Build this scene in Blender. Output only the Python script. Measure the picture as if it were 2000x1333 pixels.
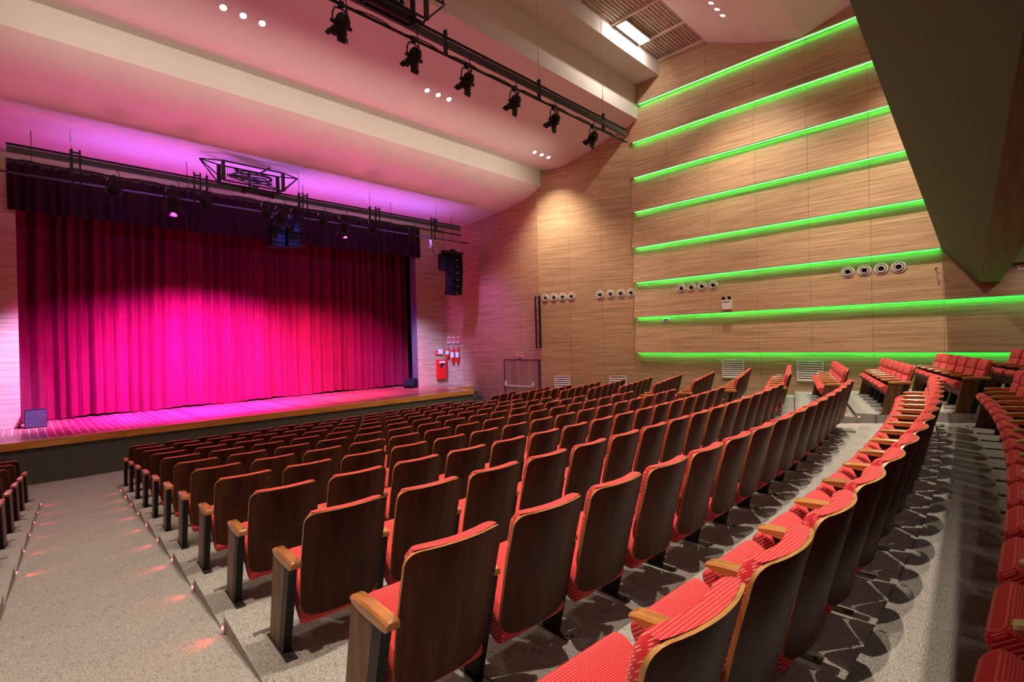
import bpy, math, random
from mathutils import Vector, Matrix
random.seed(7)
scene = bpy.context.scene
for o in list(bpy.data.objects):
    bpy.data.objects.remove(o, do_unlink=True)
COL = scene.collection
R = math.radians
CZ = 2.88            # camera height above the floor in front of the stage; heights below are written relative to the camera

# ------------------------------------------------------------------ camera
AZX, ROLL = R(45.16), R(1.49)
fw = Vector((math.cos(AZX), math.sin(AZX), 0))
rt = Vector((math.sin(AZX), -math.cos(AZX), 0))
up = Vector((0, 0, 1))
ri = rt*math.cos(ROLL) - up*math.sin(ROLL)
ui = rt*math.sin(ROLL) + up*math.cos(ROLL)
cam = bpy.data.cameras.new('camera')
cam.sensor_fit = 'HORIZONTAL'; cam.sensor_width = 36.0; cam.lens = 970.0/2000*36
cam.clip_start = 0.05; cam.clip_end = 200
camo = bpy.data.objects.new('camera', cam); COL.objects.link(camo)
camo.matrix_world = Matrix(((ri.x, ui.x, -fw.x, 0), (ri.y, ui.y, -fw.y, 0), (ri.z, ui.z, -fw.z, CZ), (0, 0, 0, 1)))
scene.camera = camo

# ------------------------------------------------------------------ world, exposure
w = bpy.data.worlds.new('world'); scene.world = w; w.use_nodes = True
w.node_tree.nodes['Background'].inputs[0].default_value = (0.9, 0.75, 0.65, 1)
w.node_tree.nodes['Background'].inputs[1].default_value = 0.0
vs = scene.view_settings
vs.view_transform = 'Standard'; vs.look = 'None'; vs.gamma = 1.0; vs.use_curve_mapping = False
vs.exposure = 0.27
scene.cycles.use_denoising = True
scene.cycles.max_bounces = 8
scene.cycles.diffuse_bounces = 5
scene.cycles.sample_clamp_indirect = 8.0

# ------------------------------------------------------------------ lights of the hall (house downlights, stage washes, added fills)
WARM = (1.0, 0.82, 0.63)
P_HOUSE, P_MID, P_BACK, P_UNDER = 260, 120, 900, 7
def light(kind, name, loc, power, color, aim=None, size=0.05, angle=100, blend=0.6, rect=None):
    l = bpy.data.lights.new(name, kind); l.energy = power; l.color = color
    if kind == 'SPOT':
        l.spot_size = R(angle); l.spot_blend = blend; l.shadow_soft_size = size
    elif kind == 'POINT':
        l.shadow_soft_size = size
    else:
        l.shape = 'RECTANGLE'; l.size, l.size_y = rect
    o = bpy.data.objects.new(name, l); COL.objects.link(o)
    o.location = (loc[0], loc[1], loc[2] + CZ)
    if aim is not None:
        d = Vector(aim) - Vector(loc)
        o.rotation_euler = d.to_track_quat('-Z', 'Y').to_euler()
    return o
HOUSE_X = (-1.5, 3.38, 8.27, 13.2)
ST_ = -1.914
# stage washes hung on the front lighting bar
MAG, PINK, BLUE, VIO = (1.0, 0.03, 0.85), (1.0, 0.06, 0.40), (0.08, 0.10, 1.0), (0.33, 0.14, 1.0)
for x, ax, az, c, p, ang in [(1.7, 1.8, -2.3, MAG, 4047, 70), (2.9, 3.2, -2.3, MAG, 10120, 76), (3.65, 4.3, -2.3, MAG, 13494, 78), (4.7, 5.3, -2.3, MAG, 11566, 76),
                             (6.85, 7.0, -2.3, PINK, 6747, 74), (7.55, 8.2, -2.3, PINK, 4433, 72), (8.55, 9.5, -2.3, PINK, 2698, 70), (10.1, 10.6, -2.3, MAG, 1637, 64)]:
    light('SPOT', 'stage_spot', (x, 15.1, 3.55), p, c, aim=(ax, 19.3, az), angle=ang*0.94, blend=1.0, size=0.08)
for x, ax, p, c in [(1.4, 2.1, 3600, (0.38, 0.05, 1.0)), (3.3, 3.95, 2600, (0.45, 0.05, 1.0)), (8.9, 10.9, 1800, (0.45, 0.05, 1.0))]:
    light('SPOT', 'stage_violet_spot', (x, 15.1, 3.55), p, c, aim=(ax, 19.3, -1.3), angle=26, blend=1.0, size=0.08)
for x, p, c in [(1.5, 420, (1.0, 0.22, 0.60)), (3.9, 700, (1.0, 0.25, 0.75)), (6.6, 850, (1.0, 0.42, 0.95)), (9.2, 850, (0.74, 0.42, 1.0)), (11.4, 600, (0.62, 0.42, 1.0))]:
    light('SPOT', 'stage_deck_spot', (x, 15.3, 3.6), p, c, aim=(x + 0.2, 17.6, ST_), angle=58, blend=1.0, size=0.08)
for x, ax, p in [(2.3, -0.6, 9000), (9.3, 12.9, 3800)]:
    light('SPOT', 'stage_side_spot', (x, 15.2, 3.6), p, (0.34, 0.38, 1.0), aim=(ax, 18.1, -1.3), angle=36, blend=1.0, size=0.08)
light('AREA', 'violet_bounce_fill', (6.5, 15.45, 4.0), 120, VIO, aim=(6.5, 16.2, 5.3), rect=(11.0, 0.15))  # added unseen strip standing in for violet stage bounce on the ceiling
for x, p in [(3.0, 520), (6.5, 520), (10.0, 480)]:
    light('SPOT', 'stage_blue_back', (x, 16.0, 3.9), p, BLUE, aim=(x, 17.6, -1.9), angle=60, blend=1.0, size=0.1)
light('SPOT', 'reveal_blue', (9.6, 18.28, 4.2), 420, BLUE, aim=(12.3, 18.3, -0.2), angle=34, blend=1.0, size=0.08)
# added warm area strip by the nearer bar, brightening the ceiling step ahead
fl_ = light('AREA', 'ceiling_step_fill', (6.2, 7.8, 5.12), 56, (1.0, 0.82, 0.66), aim=(6.2, 12.54, 6.0), rect=(14.0, 0.12))
fl_.data.spread = R(44)
light('SPOT', 'wall_violet', (10.6, 15.3, 3.9), 420, (0.55, 0.18, 1.0), aim=(14.1, 15.6, -0.3), angle=78, blend=1.0, size=0.1)
# added unseen spots standing in for pink curtain bounce on the ceiling panels
for x, p in [(2.0, 640), (6.0, 640), (10.0, 560)]:
    light('SPOT', 'curtain_bounce_fill', (x, 18.6, -1.4), p, (1.0, 0.17, 0.36), aim=(x, 9.2, 7.4), angle=72, blend=1.0, size=0.5)

# ------------------------------------------------------------------ materials
MATS = {}
def nodes_of(name):
    m = bpy.data.materials.new(name); m.use_nodes = True
    nt = m.node_tree; b = nt.nodes['Principled BSDF']
    MATS[name] = m
    return m, nt, b
def N(nt, t, **kw):
    n = nt.nodes.new(t)
    for k, v in kw.items():
        if k in n.bl_rna.properties: setattr(n, k, v)
        else: n.inputs[k].default_value = v
    return n
def coords(nt, scale=(1, 1, 1), rot=(0, 0, 0)):
    tc = N(nt, 'ShaderNodeTexCoord'); mp = N(nt, 'ShaderNodeMapping')
    mp.inputs['Scale'].default_value = scale; mp.inputs['Rotation'].default_value = rot
    nt.links.new(tc.outputs['Object'], mp.inputs['Vector'])
    return mp.outputs['Vector']
def ramp(nt, fac, stops):
    r = N(nt, 'ShaderNodeValToRGB')
    while len(r.color_ramp.elements) < len(stops): r.color_ramp.elements.new(0.5)
    for e, (p, c) in zip(r.color_ramp.elements, stops):
        e.position = p; e.color = (c[0], c[1], c[2], 1)
    nt.links.new(fac, r.inputs[0]); return r.outputs[0]
def noise(nt, vec, scale, detail=3, rough=0.55):
    n = N(nt, 'ShaderNodeTexNoise'); n.inputs['Scale'].default_value = scale
    n.inputs['Detail'].default_value = detail; n.inputs['Roughness'].default_value = rough
    nt.links.new(vec, n.inputs['Vector']); return n.outputs[0]
def bump(nt, b, h, strength, dist=0.01):
    bp = N(nt, 'ShaderNodeBump'); bp.inputs['Strength'].default_value = strength; bp.inputs['Distance'].default_value = dist
    nt.links.new(h, bp.inputs['Height']); nt.links.new(bp.outputs[0], b.inputs['Normal'])
def mixc(nt, fac, a, b_, blend='MIX'):
    m = N(nt, 'ShaderNodeMix', data_type='RGBA', blend_type=blend)
    for sock, v in ((m.inputs[0], fac), (m.inputs[6], a), (m.inputs[7], b_)):
        if hasattr(v, 'node'): nt.links.new(v, sock)
        elif isinstance(v, (int, float)): sock.default_value = v
        else: sock.default_value = (v[0], v[1], v[2], 1)
    return m.outputs[2]
def plain(name, col, rough=0.5, metal=0.0, spec=0.5, vary=0.06, nscale=30):
    m, nt, b = nodes_of(name)
    c = ramp(nt, noise(nt, coords(nt), nscale), [(0.3, tuple(x*(1-vary) for x in col)), (0.7, tuple(min(1, x*(1+vary)) for x in col))])
    nt.links.new(c, b.inputs['Base Color'])
    b.inputs['Roughness'].default_value = rough; b.inputs['Metallic'].default_value = metal
    b.inputs['Specular IOR Level'].default_value = spec
    return m
def emit(name, col, strength):
    m, nt, b = nodes_of(name)
    b.inputs['Base Color'].default_value = (col[0]*.5, col[1]*.5, col[2]*.5, 1)
    b.inputs['Emission Color'].default_value = (*col, 1); b.inputs['Emission Strength'].default_value = strength
    return m
def wood(name, dark, mid, lite, scale, streak, rough=0.4, coat=0.0, spec=0.4, bumpy=0.1, big=1.2, rnd=0.12):
    m, nt, b = nodes_of(name)
    v = coords(nt, scale)
    n1 = noise(nt, v, streak, 4, 0.6); n2 = noise(nt, v, streak*0.22, 2)
    mx = N(nt, 'ShaderNodeMath', operation='MULTIPLY_ADD'); mx.inputs[1].default_value = 0.55
    nt.links.new(n2, mx.inputs[0])
    ad = N(nt, 'ShaderNodeMath', operation='MULTIPLY'); ad.inputs[1].default_value = 0.5
    nt.links.new(n1, ad.inputs[0]); nt.links.new(ad.outputs[0], mx.inputs[2])
    c = ramp(nt, mx.outputs[0], [(0.36, dark), (0.52, mid), (0.68, lite)])
    oi = N(nt, 'ShaderNodeObjectInfo'); mr = N(nt, 'ShaderNodeMapRange')
    mr.inputs[3].default_value = 1-rnd; mr.inputs[4].default_value = 1+rnd
    nt.links.new(oi.outputs['Random'], mr.inputs[0])
    c2 = N(nt, 'ShaderNodeVectorMath', operation='SCALE')
    nt.links.new(c, c2.inputs[0]); nt.links.new(mr.outputs[0], c2.inputs['Scale'])
    nt.links.new(c2.outputs[0], b.inputs['Base Color'])
    b.inputs['Roughness'].default_value = rough; b.inputs['Specular IOR Level'].default_value = spec
    b.inputs['Coat Weight'].default_value = coat; b.inputs['Coat Roughness'].default_value = 0.15
    if bumpy: bump(nt, b, n1, bumpy, 0.004)
    return m
wood('wall_laminate', (0.27, 0.165, 0.088), (0.44, 0.290, 0.170), (0.56, 0.39, 0.245), (0.28, 0.28, 11), 9.0, rough=0.5, spec=0.25, bumpy=0.06, rnd=0.045)
wood('door_laminate', (0.26, 0.17, 0.11), (0.38, 0.26, 0.17), (0.48, 0.34, 0.23), (9, 9, 0.35), 4.0, rough=0.5, spec=0.25, bumpy=0.05)
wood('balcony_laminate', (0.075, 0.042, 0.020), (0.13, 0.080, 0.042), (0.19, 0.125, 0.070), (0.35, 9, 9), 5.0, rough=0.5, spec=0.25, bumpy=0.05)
wood('seat_back_veneer', (0.034, 0.0085, 0.0034), (0.062, 0.0170, 0.0066), (0.096, 0.030, 0.012), (10, 3, 0.6), 4.2, rough=0.40, coat=0.0, spec=0.13, bumpy=0.0, rnd=0.15)
wood('ply_edge', (0.24, 0.10, 0.026), (0.40, 0.19, 0.055), (0.52, 0.27, 0.09), (2, 40, 2), 3.0, rough=0.3, coat=0.3, bumpy=0.0)
wood('armrest_wood', (0.24, 0.085, 0.022), (0.44, 0.185, 0.050), (0.58, 0.275, 0.085), (8, 1.2, 8), 4.0, rough=0.3, coat=0.4, bumpy=0.0, rnd=0.2)
wood('end_panel_veneer', (0.080, 0.033, 0.014), (0.14, 0.062, 0.029), (0.205, 0.098, 0.048), (12, 12, 0.5), 4.5, rough=0.42, coat=0.0, spec=0.2, bumpy=0.0)
wood('stage_plank', (0.13, 0.040, 0.028), (0.25, 0.085, 0.058), (0.40, 0.16, 0.115), (9, 0.8, 9), 3.5, rough=0.33, coat=0.25, bumpy=0.03, rnd=0.3)
wood('stage_nosing', (0.40, 0.155, 0.028), (0.58, 0.255, 0.055), (0.70, 0.34, 0.085), (0.6, 6, 6), 4.5, rough=0.3, coat=0.3, bumpy=0.02)
plain('plank_seam', (0.80, 0.62, 0.55), 0.6)
plain('ceiling_paint', (0.64, 0.60, 0.57), 0.75, spec=0.2, vary=0.02, nscale=2)
plain('balcony_shaded_green', (0.040, 0.048, 0.040), 0.6, spec=0.3, vary=0.04, nscale=2)  # shade and green strip light put into this dark base colour
plain('black_metal', (0.012, 0.012, 0.013), 0.5, 0.0, 0.25, vary=0.1)
plain('grey_metal', (0.040, 0.040, 0.038), 0.5, 0.0, 0.25, vary=0.1)
plain('steel', (0.55, 0.54, 0.52), 0.35, 0.9)
plain('dark_plate', (0.07, 0.062, 0.055), 0.4, 0.7)
plain('speaker_cabinet', (0.010, 0.010, 0.013), 0.6, spec=0.06)
plain('speaker_grille', (0.045, 0.048, 0.055), 0.6, 0.0, 0.1, vary=0.35, nscale=220)
plain('white_plastic', (0.80, 0.79, 0.76), 0.45)
plain('white_metal', (0.72, 0.70, 0.67), 0.45)
plain('vent_grey', (0.30, 0.29, 0.27), 0.5)
plain('vent_rim', (0.70, 0.68, 0.64), 0.4)
plain('dark_hole', (0.004, 0.004, 0.004), 0.9)
plain('red_paint', (0.72, 0.012, 0.010), 0.35)
plain('sign_red', (0.70, 0.05, 0.05), 0.5)
plain('label_paper', (0.62, 0.70, 0.66), 0.6, vary=0.3, nscale=60)
plain('seat_pan', (0.055, 0.052, 0.048), 0.6)
plain('cable_black', (0.02, 0.02, 0.02), 0.6)
plain('deck_metal', (0.52, 0.44, 0.36), 0.5, 0.1, vary=0.1, nscale=4)
plain('purlin_metal', (0.62, 0.53, 0.43), 0.5)
plain('dark_reveal', (0.10, 0.10, 0.11), 0.7)
emit('lamp_glow', (1.0, 0.86, 0.70), 60)
emit('slot_glow', (1.0, 0.93, 0.86), 9)
emit('led_green', (0.0, 1.0, 0.04), 24)
emit('led_core', (0.30, 1.0, 0.48), 7)
emit('led_green_side', (0.010, 1.0, 0.035), 3)
emit('led_red', (1.0, 0.045, 0.05), 12)
emit('spot_lens', (0.5, 0.55, 1.0), 3)

def carpet(name, dark, lite, s=150):
    m, nt, b = nodes_of(name)
    v = coords(nt)
    n1 = noise(nt, v, s, 3, 0.7)
    vo = N(nt, 'ShaderNodeTexVoronoi'); vo.inputs['Scale'].default_value = 34
    nt.links.new(v, vo.inputs['Vector'])
    n3 = noise(nt, v, 3.0, 2)
    c = ramp(nt, n1, [(0.34, dark), (0.62, lite)])
    fl = ramp(nt, vo.outputs['Distance'], [(0.05, (0.5, 0.49, 0.47)), (0.22, (1, 1, 1))])
    c = mixc(nt, 0.7, c, fl, 'MULTIPLY')
    dv = coords(nt, (26, 7, 7)); n4 = noise(nt, dv, 1.6, 2)
    ds = ramp(nt, n4, [(0.60, (1, 1, 1)), (0.70, (0.62, 0.60, 0.58))])
    c = mixc(nt, 0.6, c, ds, 'MULTIPLY')
    lg = ramp(nt, n3, [(0.3, (0.94, 0.94, 0.94)), (0.7, (1.03, 1.02, 1.02))])
    c = mixc(nt, 1.0, c, lg, 'MULTIPLY')
    nt.links.new(c, b.inputs['Base Color'])
    b.inputs['Roughness'].default_value = 0.95; b.inputs['Specular IOR Level'].default_value = 0.1
    bump(nt, b, n1, 0.5, 0.006)
carpet('floor_carpet', (0.115, 0.111, 0.106), (0.47, 0.455, 0.43))
carpet('stage_carpet', (0.055, 0.058, 0.050), (0.135, 0.138, 0.120), 110)
carpet('step_carpet', (0.045, 0.050, 0.045), (0.10, 0.11, 0.10), 110)

def fabric(name, base, dot, per=0.0108):
    m, nt, b = nodes_of(name)
    tc = N(nt, 'ShaderNodeTexCoord'); sp = N(nt, 'ShaderNodeSeparateXYZ')
    nt.links.new(tc.outputs['Object'], sp.inputs[0])
    def mth(op, a, b_=None):
        n = N(nt, 'ShaderNodeMath', operation=op)
        for i, v in enumerate((a, b_)):
            if v is None: continue
            if hasattr(v, 'node'): nt.links.new(v, n.inputs[i])
            else: n.inputs[i].default_value = v
        return n.outputs[0]
    u = mth('DIVIDE', sp.outputs[0], per)
    vv = mth('DIVIDE', mth('ADD', sp.outputs[2], mth('MULTIPLY', sp.outputs[1], 0.8)), per*0.9)
    row = mth('FLOOR', vv)
    u2 = mth('ADD', u, mth('MULTIPLY', mth('MODULO', row, 2.0), 0.5))
    du = mth('SUBTRACT', mth('FRACT', u2), 0.5); dv = mth('SUBTRACT', mth('FRACT', vv), 0.5)
    d2 = mth('ADD', mth('MULTIPLY', du, du), mth('MULTIPLY', dv, dv))
    fac = mth('LESS_THAN', d2, 0.045)
    n1 = noise(nt, tc.outputs['Object'], 260, 2)
    bc = ramp(nt, n1, [(0.3, tuple(x*0.8 for x in base)), (0.7, tuple(x*1.12 for x in base))])
    nt.links.new(mixc(nt, fac, bc, dot), b.inputs['Base Color'])
    b.inputs['Roughness'].default_value = 0.85; b.inputs['Specular IOR Level'].default_value = 0.2
    b.inputs['Sheen Weight'].default_value = 0.25; b.inputs['Sheen Tint'].default_value = (1, 0.5, 0.4, 1)
fabric('seat_fabric', (0.60, 0.020, 0.036), (0.86, 0.36, 0.30))

def velvet(name, col, sheen):
    m, nt, b = nodes_of(name)
    v = coords(nt, (3, 3, 0.25))
    c = ramp(nt, noise(nt, v, 6, 4), [(0.3, tuple(x*0.75 for x in col)), (0.7, tuple(x*1.2 for x in col))])
    nt.links.new(c, b.inputs['Base Color'])
    b.inputs['Roughness'].default_value = 0.8; b.inputs['Specular IOR Level'].default_value = 0.25
    b.inputs['Sheen Weight'].default_value = sheen; b.inputs['Sheen Tint'].default_value = (1, 0.4, 0.55, 1)
velvet('curtain_velvet', (0.105, 0.0015, 0.018), 0.03)
velvet('valance_velvet', (0.016, 0.0010, 0.002), 0.0)

# ------------------------------------------------------------------ mesh builder
class MB:
    def __init__(s): s.v = []; s.f = []; s.m = []; s.sm = []
    def add(s, vs_, fs, mi=0, smooth=False):
        o = len(s.v); s.v += [tuple(p) for p in vs_]
        for f in fs: s.f.append([o+i for i in f]); s.m.append(mi); s.sm.append(smooth)
        return s
    def box(s, a, b, mi=0):
        x0, y0, z0 = a; x1, y1, z1 = b
        return s.add([(x0,y0,z0),(x1,y0,z0),(x1,y1,z0),(x0,y1,z0),(x0,y0,z1),(x1,y0,z1),(x1,y1,z1),(x0,y1,z1)],
                     [(0,3,2,1),(4,5,6,7),(0,1,5,4),(1,2,6,5),(2,3,7,6),(3,0,4,7)], mi)
    def prism(s, poly, ext, mi=0):
        """poly: list of 3D points (a face), ext: extrusion vector"""
        n = len(poly); ext = Vector(ext); a = [Vector(p) for p in poly]; b = [p+ext for p in a]
        s.add(a+b, [tuple(range(n))[::-1], tuple(range(n, 2*n))] + [(i, (i+1) % n, n+(i+1) % n, n+i) for i in range(n)], mi)
        return s
    def tube(s, path, r, n=8, mi=0, caps=True):
        P = [Vector(p) for p in path]; rings = []
        prev = None
        for i, p in enumerate(P):
            t = (P[min(i+1, len(P)-1)] - P[max(i-1, 0)])
            t = t.normalized() if t.length > 1e-9 else Vector((0, 0, 1))
            ref = Vector((0, 0, 1)) if abs(t.z) < 0.9 else Vector((1, 0, 0))
            if prev is None: a = t.cross(ref).normalized()
            else:
                a = prev - t*prev.dot(t)
                a = a.normalized() if a.length > 1e-6 else t.cross(ref).normalized()
            prev = a; b = t.cross(a)
            rr = r[i] if isinstance(r, (list, tuple)) else r
            rings.append([p + (a*math.cos(2*math.pi*k/n) + b*math.sin(2*math.pi*k/n))*rr for k in range(n)])
        vs_ = [q for g in rings for q in g]; fs = []
        for i in range(len(P)-1):
            for k in range(n):
                fs.append((i*n+k, i*n+(k+1) % n, (i+1)*n+(k+1) % n, (i+1)*n+k))
        s.add(vs_, fs, mi, n > 5)
        if caps:
            s.add(rings[0], [tuple(range(n))[::-1]], mi); s.add(rings[-1], [tuple(range(n))], mi)
        return s
    def lathe(s, prof, centre, axis, n=20, mi=0):
        """prof: (radius, distance along axis)"""
        ax = Vector(axis).normalized(); ref = Vector((0, 0, 1)) if abs(ax.z) < 0.9 else Vector((1, 0, 0))
        a = ax.cross(ref).normalized(); b = ax.cross(a); c = Vector(centre)
        vs_ = [c + ax*h + (a*math.cos(2*math.pi*k/n)+b*math.sin(2*math.pi*k/n))*r for r, h in prof for k in range(n)]
        fs = [(i*n+k, i*n+(k+1) % n, (i+1)*n+(k+1) % n, (i+1)*n+k) for i in range(len(prof)-1) for k in range(n)]
        return s.add(vs_, fs, mi, True)
    def grid(s, fn, nu, nv, mi=0, smooth=True, flip=False):
        vs_ = [fn(i/nu, j/nv) for j in range(nv+1) for i in range(nu+1)]; fs = []
        for j in range(nv):
            for i in range(nu):
                q = (j*(nu+1)+i, j*(nu+1)+i+1, (j+1)*(nu+1)+i+1, (j+1)*(nu+1)+i)
                fs.append(q[::-1] if flip else q)
        return s.add(vs_, fs, mi, smooth)
    def mesh(s, name, mats, org=(0, 0, 0), sharp=40):
        me = bpy.data.meshes.new(name)
        me.from_pydata([(p[0]-org[0], p[1]-org[1], p[2]-org[2]) for p in s.v], [], s.f)
        for mt in (mats if isinstance(mats, (list, tuple)) else [mats]): me.materials.append(MATS[mt])
        me.polygons.foreach_set('material_index', s.m); me.polygons.foreach_set('use_smooth', s.sm)
        me.update()
        if any(s.sm): me.set_sharp_from_angle(angle=R(sharp))
        return me
    def build(s, name, mats, parent=None, sharp=40):
        """vertices are camera-relative; a top-level mesh sits at its own base, a part sits in its thing's frame"""
        if parent is None:
            xs = [p[0] for p in s.v]; ys = [p[1] for p in s.v]; zs = [p[2] for p in s.v]
            org = ((min(xs)+max(xs))/2, (min(ys)+max(ys))/2, min(zs))
        else: org = parent['_o'] if '_o' in parent else (0, 0, 0)
        o = bpy.data.objects.new(name, s.mesh(name, mats, org, sharp)); COL.objects.link(o)
        if parent is None: o.location = (org[0], org[1], org[2]+CZ); o['_o'] = org
        else: o.parent = parent; o['_o'] = org
        return o
def tag(o, label=None, cat=None, group=None, kind=None):
    if label: o['label'] = label
    if cat: o['category'] = cat
    if group: o['group'] = group
    if kind: o['kind'] = kind
    return o
def thing(name, label, cat, loc, group=None):
    o = bpy.data.objects.new(name, None); COL.objects.link(o)
    o.empty_display_size = 0.1
    o.location = (loc[0], loc[1], loc[2]+CZ); o['_o'] = tuple(loc)
    return tag(o, label, cat, group)
def struct(o): o['kind'] = 'structure'; return o
ORD = ['zeroth','first','second','third','fourth','fifth','sixth','seventh','eighth','ninth','tenth','eleventh','twelfth','thirteenth','fourteenth','fifteenth','sixteenth','seventeenth']

# ------------------------------------------------------------------ levels of the hall
FL = -2.88                                   # flat floor before the stage
ST = -1.914                                  # stage floor
YS, YP = 15.15, 18.1                         # stage front, proscenium wall
W = 15.5                                     # right wall
XL = -3.4                                    # left wall
YB = -7.0                                    # back wall
C2, K2, J2, P2 = (15.5, 9.3), (14.15, 12.7), (14.03, 17.2), (13.8, 18.1)
T = lambda r: FL + 0.1145*(11-r)             # terrace levels of the middle block
cv = lambda x: 0.0101*(x-4.3)**2             # bow of the rows
YF = lambda r, x: 3.764 + 1.12*(r-2) + cv(x) + (0.1 if r == -1 else 0) # front edge of a terrace
EL = lambda y: 0.974 + 0.0525*(y-3.876)      # aisle edge of the middle block
ER = 10.62
LE = lambda y: 0.167 - 0.0534*(11.76-y)      # aisle edge of the left block
ramp_z = lambda y: max(FL, -1.965 - 0.1022*(y-3.876))
side_T = {r: T(r) for r in range(0, 11)}; side_T.update({-1: -1.539, -2: -1.423, -3: -1.31, -4: -1.20, -5: -1.09})
side_Y = {r: 4.33+1.031*(r-2) for r in range(2, 11)}; side_Y.update({1: 3.29, 0: 2.25, -1: 1.22, -2: 0.2, -3: -0.85, -4: -1.9, -5: -2.95})
SF = lambda r, x: side_Y[r] + 0.95 + 0.28*(x-11.45)
SE = 11.28                                   # aisle edge of the right block

# ------------------------------------------------------------------ floor
m = MB()
ny = 60
m.add([(XL, 12.82, FL), (15.6, 12.82, FL), (15.6, YS+0.1, FL), (XL, YS+0.1, FL)], [(0, 1, 2, 3)])
def strip(x0, x1, zf, y0, y1):
    ys = [y0+(y1-y0)*i/ny for i in range(ny+1)]
    vs_ = [(x0, y, zf(y)) for y in ys] + [(x1, y, zf(y)) for y in ys]
    m.add(vs_, [(i, ny+1+i, ny+2+i, i+1) for i in range(ny)])
strip(-1.2, 2.4, ramp_z, YB, 12.83)
strip(10.2, 12.2, lambda y: ramp_z(y-0.5)+0.001, YB, 13.34)
m.box((XL-0.3, YB-0.3, FL-0.4), (W+0.3, 21.0, FL-0.02))
floor = struct(m.build('floor', 'floor_carpet'))
def terrace(xa, xb, yf, yb, z, n=18):
    """xa / xb: functions of y giving the two ends"""
    mm = MB(); top = []; bot = []
    for yfun in (yf, yb):
        row = []
        for i in range(n+1):
            x0 = xa(yfun(xa(0) if False else 5)); x1 = xb(5)
            # ends are solved twice so the corner lies on the aisle edge
            xs0 = xa(yfun(x0)); xs1 = xb(yfun(x1))
            x = xs0 + (xs1-xs0)*i/n
            row.append((x, yfun(x), z))
        top.append(row)
    vt = top[0] + top[1]; vb = [(p[0], p[1], z-0.30) for p in vt]
    a = n+1
    fs = [(i+a, i+1+a, i+1, i) for i in range(n)]
    mm.add(vt, fs)
    allv = vt + vb; b = 2*a
    mm.add(allv, [(i, i+1, b+i+1, b+i) for i in range(n)] + [(a+i+1, a+i, b+a+i, b+a+i+1) for i in range(n)]
           + [(a, 0, b, b+a), (n, a+n, b+a+n, b+n)])
    return mm.build('terrace_step', 'floor_carpet', floor)
for r in range(-5, 11):
    terrace(EL, lambda y: ER, lambda x, r=r: YF(r, x), lambda x, r=r: YF(r-1, x), T(r))
    if r >= 2:
        terrace(lambda y: XL, LE, lambda x, r=r: YF(r, x), lambda x, r=r: YF(r-1, x), T(r), 8)
for r in range(-4, 11):
    terrace(lambda y: SE, lambda y: W+0.1, lambda x, r=r: SF(r, x), lambda x, r=r: SF(r-1, x), side_T[r], 10)

# ------------------------------------------------------------------ walls
def wall_backing(name, a, b, z0, z1, th, mat='dark_reveal', side=1):
    d = (Vector((b[0], b[1], 0)) - Vector((a[0], a[1], 0))); n = Vector((-d.y, d.x, 0)).normalized()*side
    mm = MB(); A = Vector((a[0], a[1], 0)) + n*0.012; B = Vector((b[0], b[1], 0)) + n*0.012
    mm.prism([(A.x, A.y, z0), (B.x, B.y, z0), (B.x, B.y, z1), (A.x, A.y, z1)], n*th)
    return struct(mm.build(name, mat))
def panels(parent, a, b, zs, wd, mat='wall_laminate', lean=0.0, side=1, gap=0.003):
    A = Vector((a[0], a[1], 0)); B = Vector((b[0], b[1], 0)); L = (B-A).length; d = (B-A)/L
    n = Vector((-d.y, d.x, 0))*side
    k = max(1, round(L/wd)); wd = L/k
    for z0, z1 in zs:
        for i in range(k):
            s0, s1 = i*wd+gap, (i+1)*wd-gap
            mm = MB()
            p = [A+d*s0, A+d*s1]
            f0 = [q - n*lean for q in p]; bk = [q + n*0.012 for q in p]
            za, zb = z0+gap, z1-gap
            mm.add([(f0[0].x, f0[0].y, za), (f0[1].x, f0[1].y, za), (p[1].x, p[1].y, zb), (p[0].x, p[0].y, zb),
                    (bk[0].x, bk[0].y, za), (bk[1].x, bk[1].y, za), (bk[1].x, bk[1].y, zb), (bk[0].x, bk[0].y, zb)],
                   [(0,1,2,3),(5,4,7,6),(1,5,6,2),(4,0,3,7),(3,2,6,7),(4,5,1,0)])
            mm.build('wall_panel', mat, parent)
LEDZ = [8.105, 6.84, 5.605, 4.405, 3.147, 1.927, 0.71, -0.53]
wr = wall_backing('wall_right', (W, YB), C2, FL, 10.2, 0.25, side=-1)
bands = [(LEDZ[0], 10.0)] + [(LEDZ[i+1], LEDZ[i]) for i in range(7)]
panels(wr, (W, 9.34-1.372*12), (W, 9.34), bands, 1.372, lean=0.15, side=-1)
panels(wr, (W, 9.34-1.372*12), (W, 9.34), [(FL, LEDZ[7])], 1.372, lean=0.0, side=-1)
def zrows(z0, z1, h=1.22):
    k = round((z1-z0)/h); return [(z0+(z1-z0)*i/k, z0+(z1-z0)*(i+1)/k) for i in range(k)]
ws = wall_backing('wall_right_splay', C2, K2, FL, 9.6, 0.2, side=-1)
panels(ws, C2, K2, zrows(FL, 9.6), 1.22, side=-1)
wj = wall_backing('wall_right_stage', K2, J2, FL, 8.0, 0.2, side=-1)
DY0, DY1, DZ = 12.79, 14.68, -0.74
panels(wj, (14.103, DY1), J2, zrows(FL, 8.0), 1.26, side=-1)
panels(wj, K2, (14.103, DY1), [(DZ, 0.56)] + zrows(0.56, 8.0), 1.0, side=-1)
wn = wall_backing('wall_right_return', J2, P2, ST-0.3, 7.0, 0.2, side=-1)
panels(wn, J2, P2, zrows(ST-0.3, 7.0), 0.95, side=-1)
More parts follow.
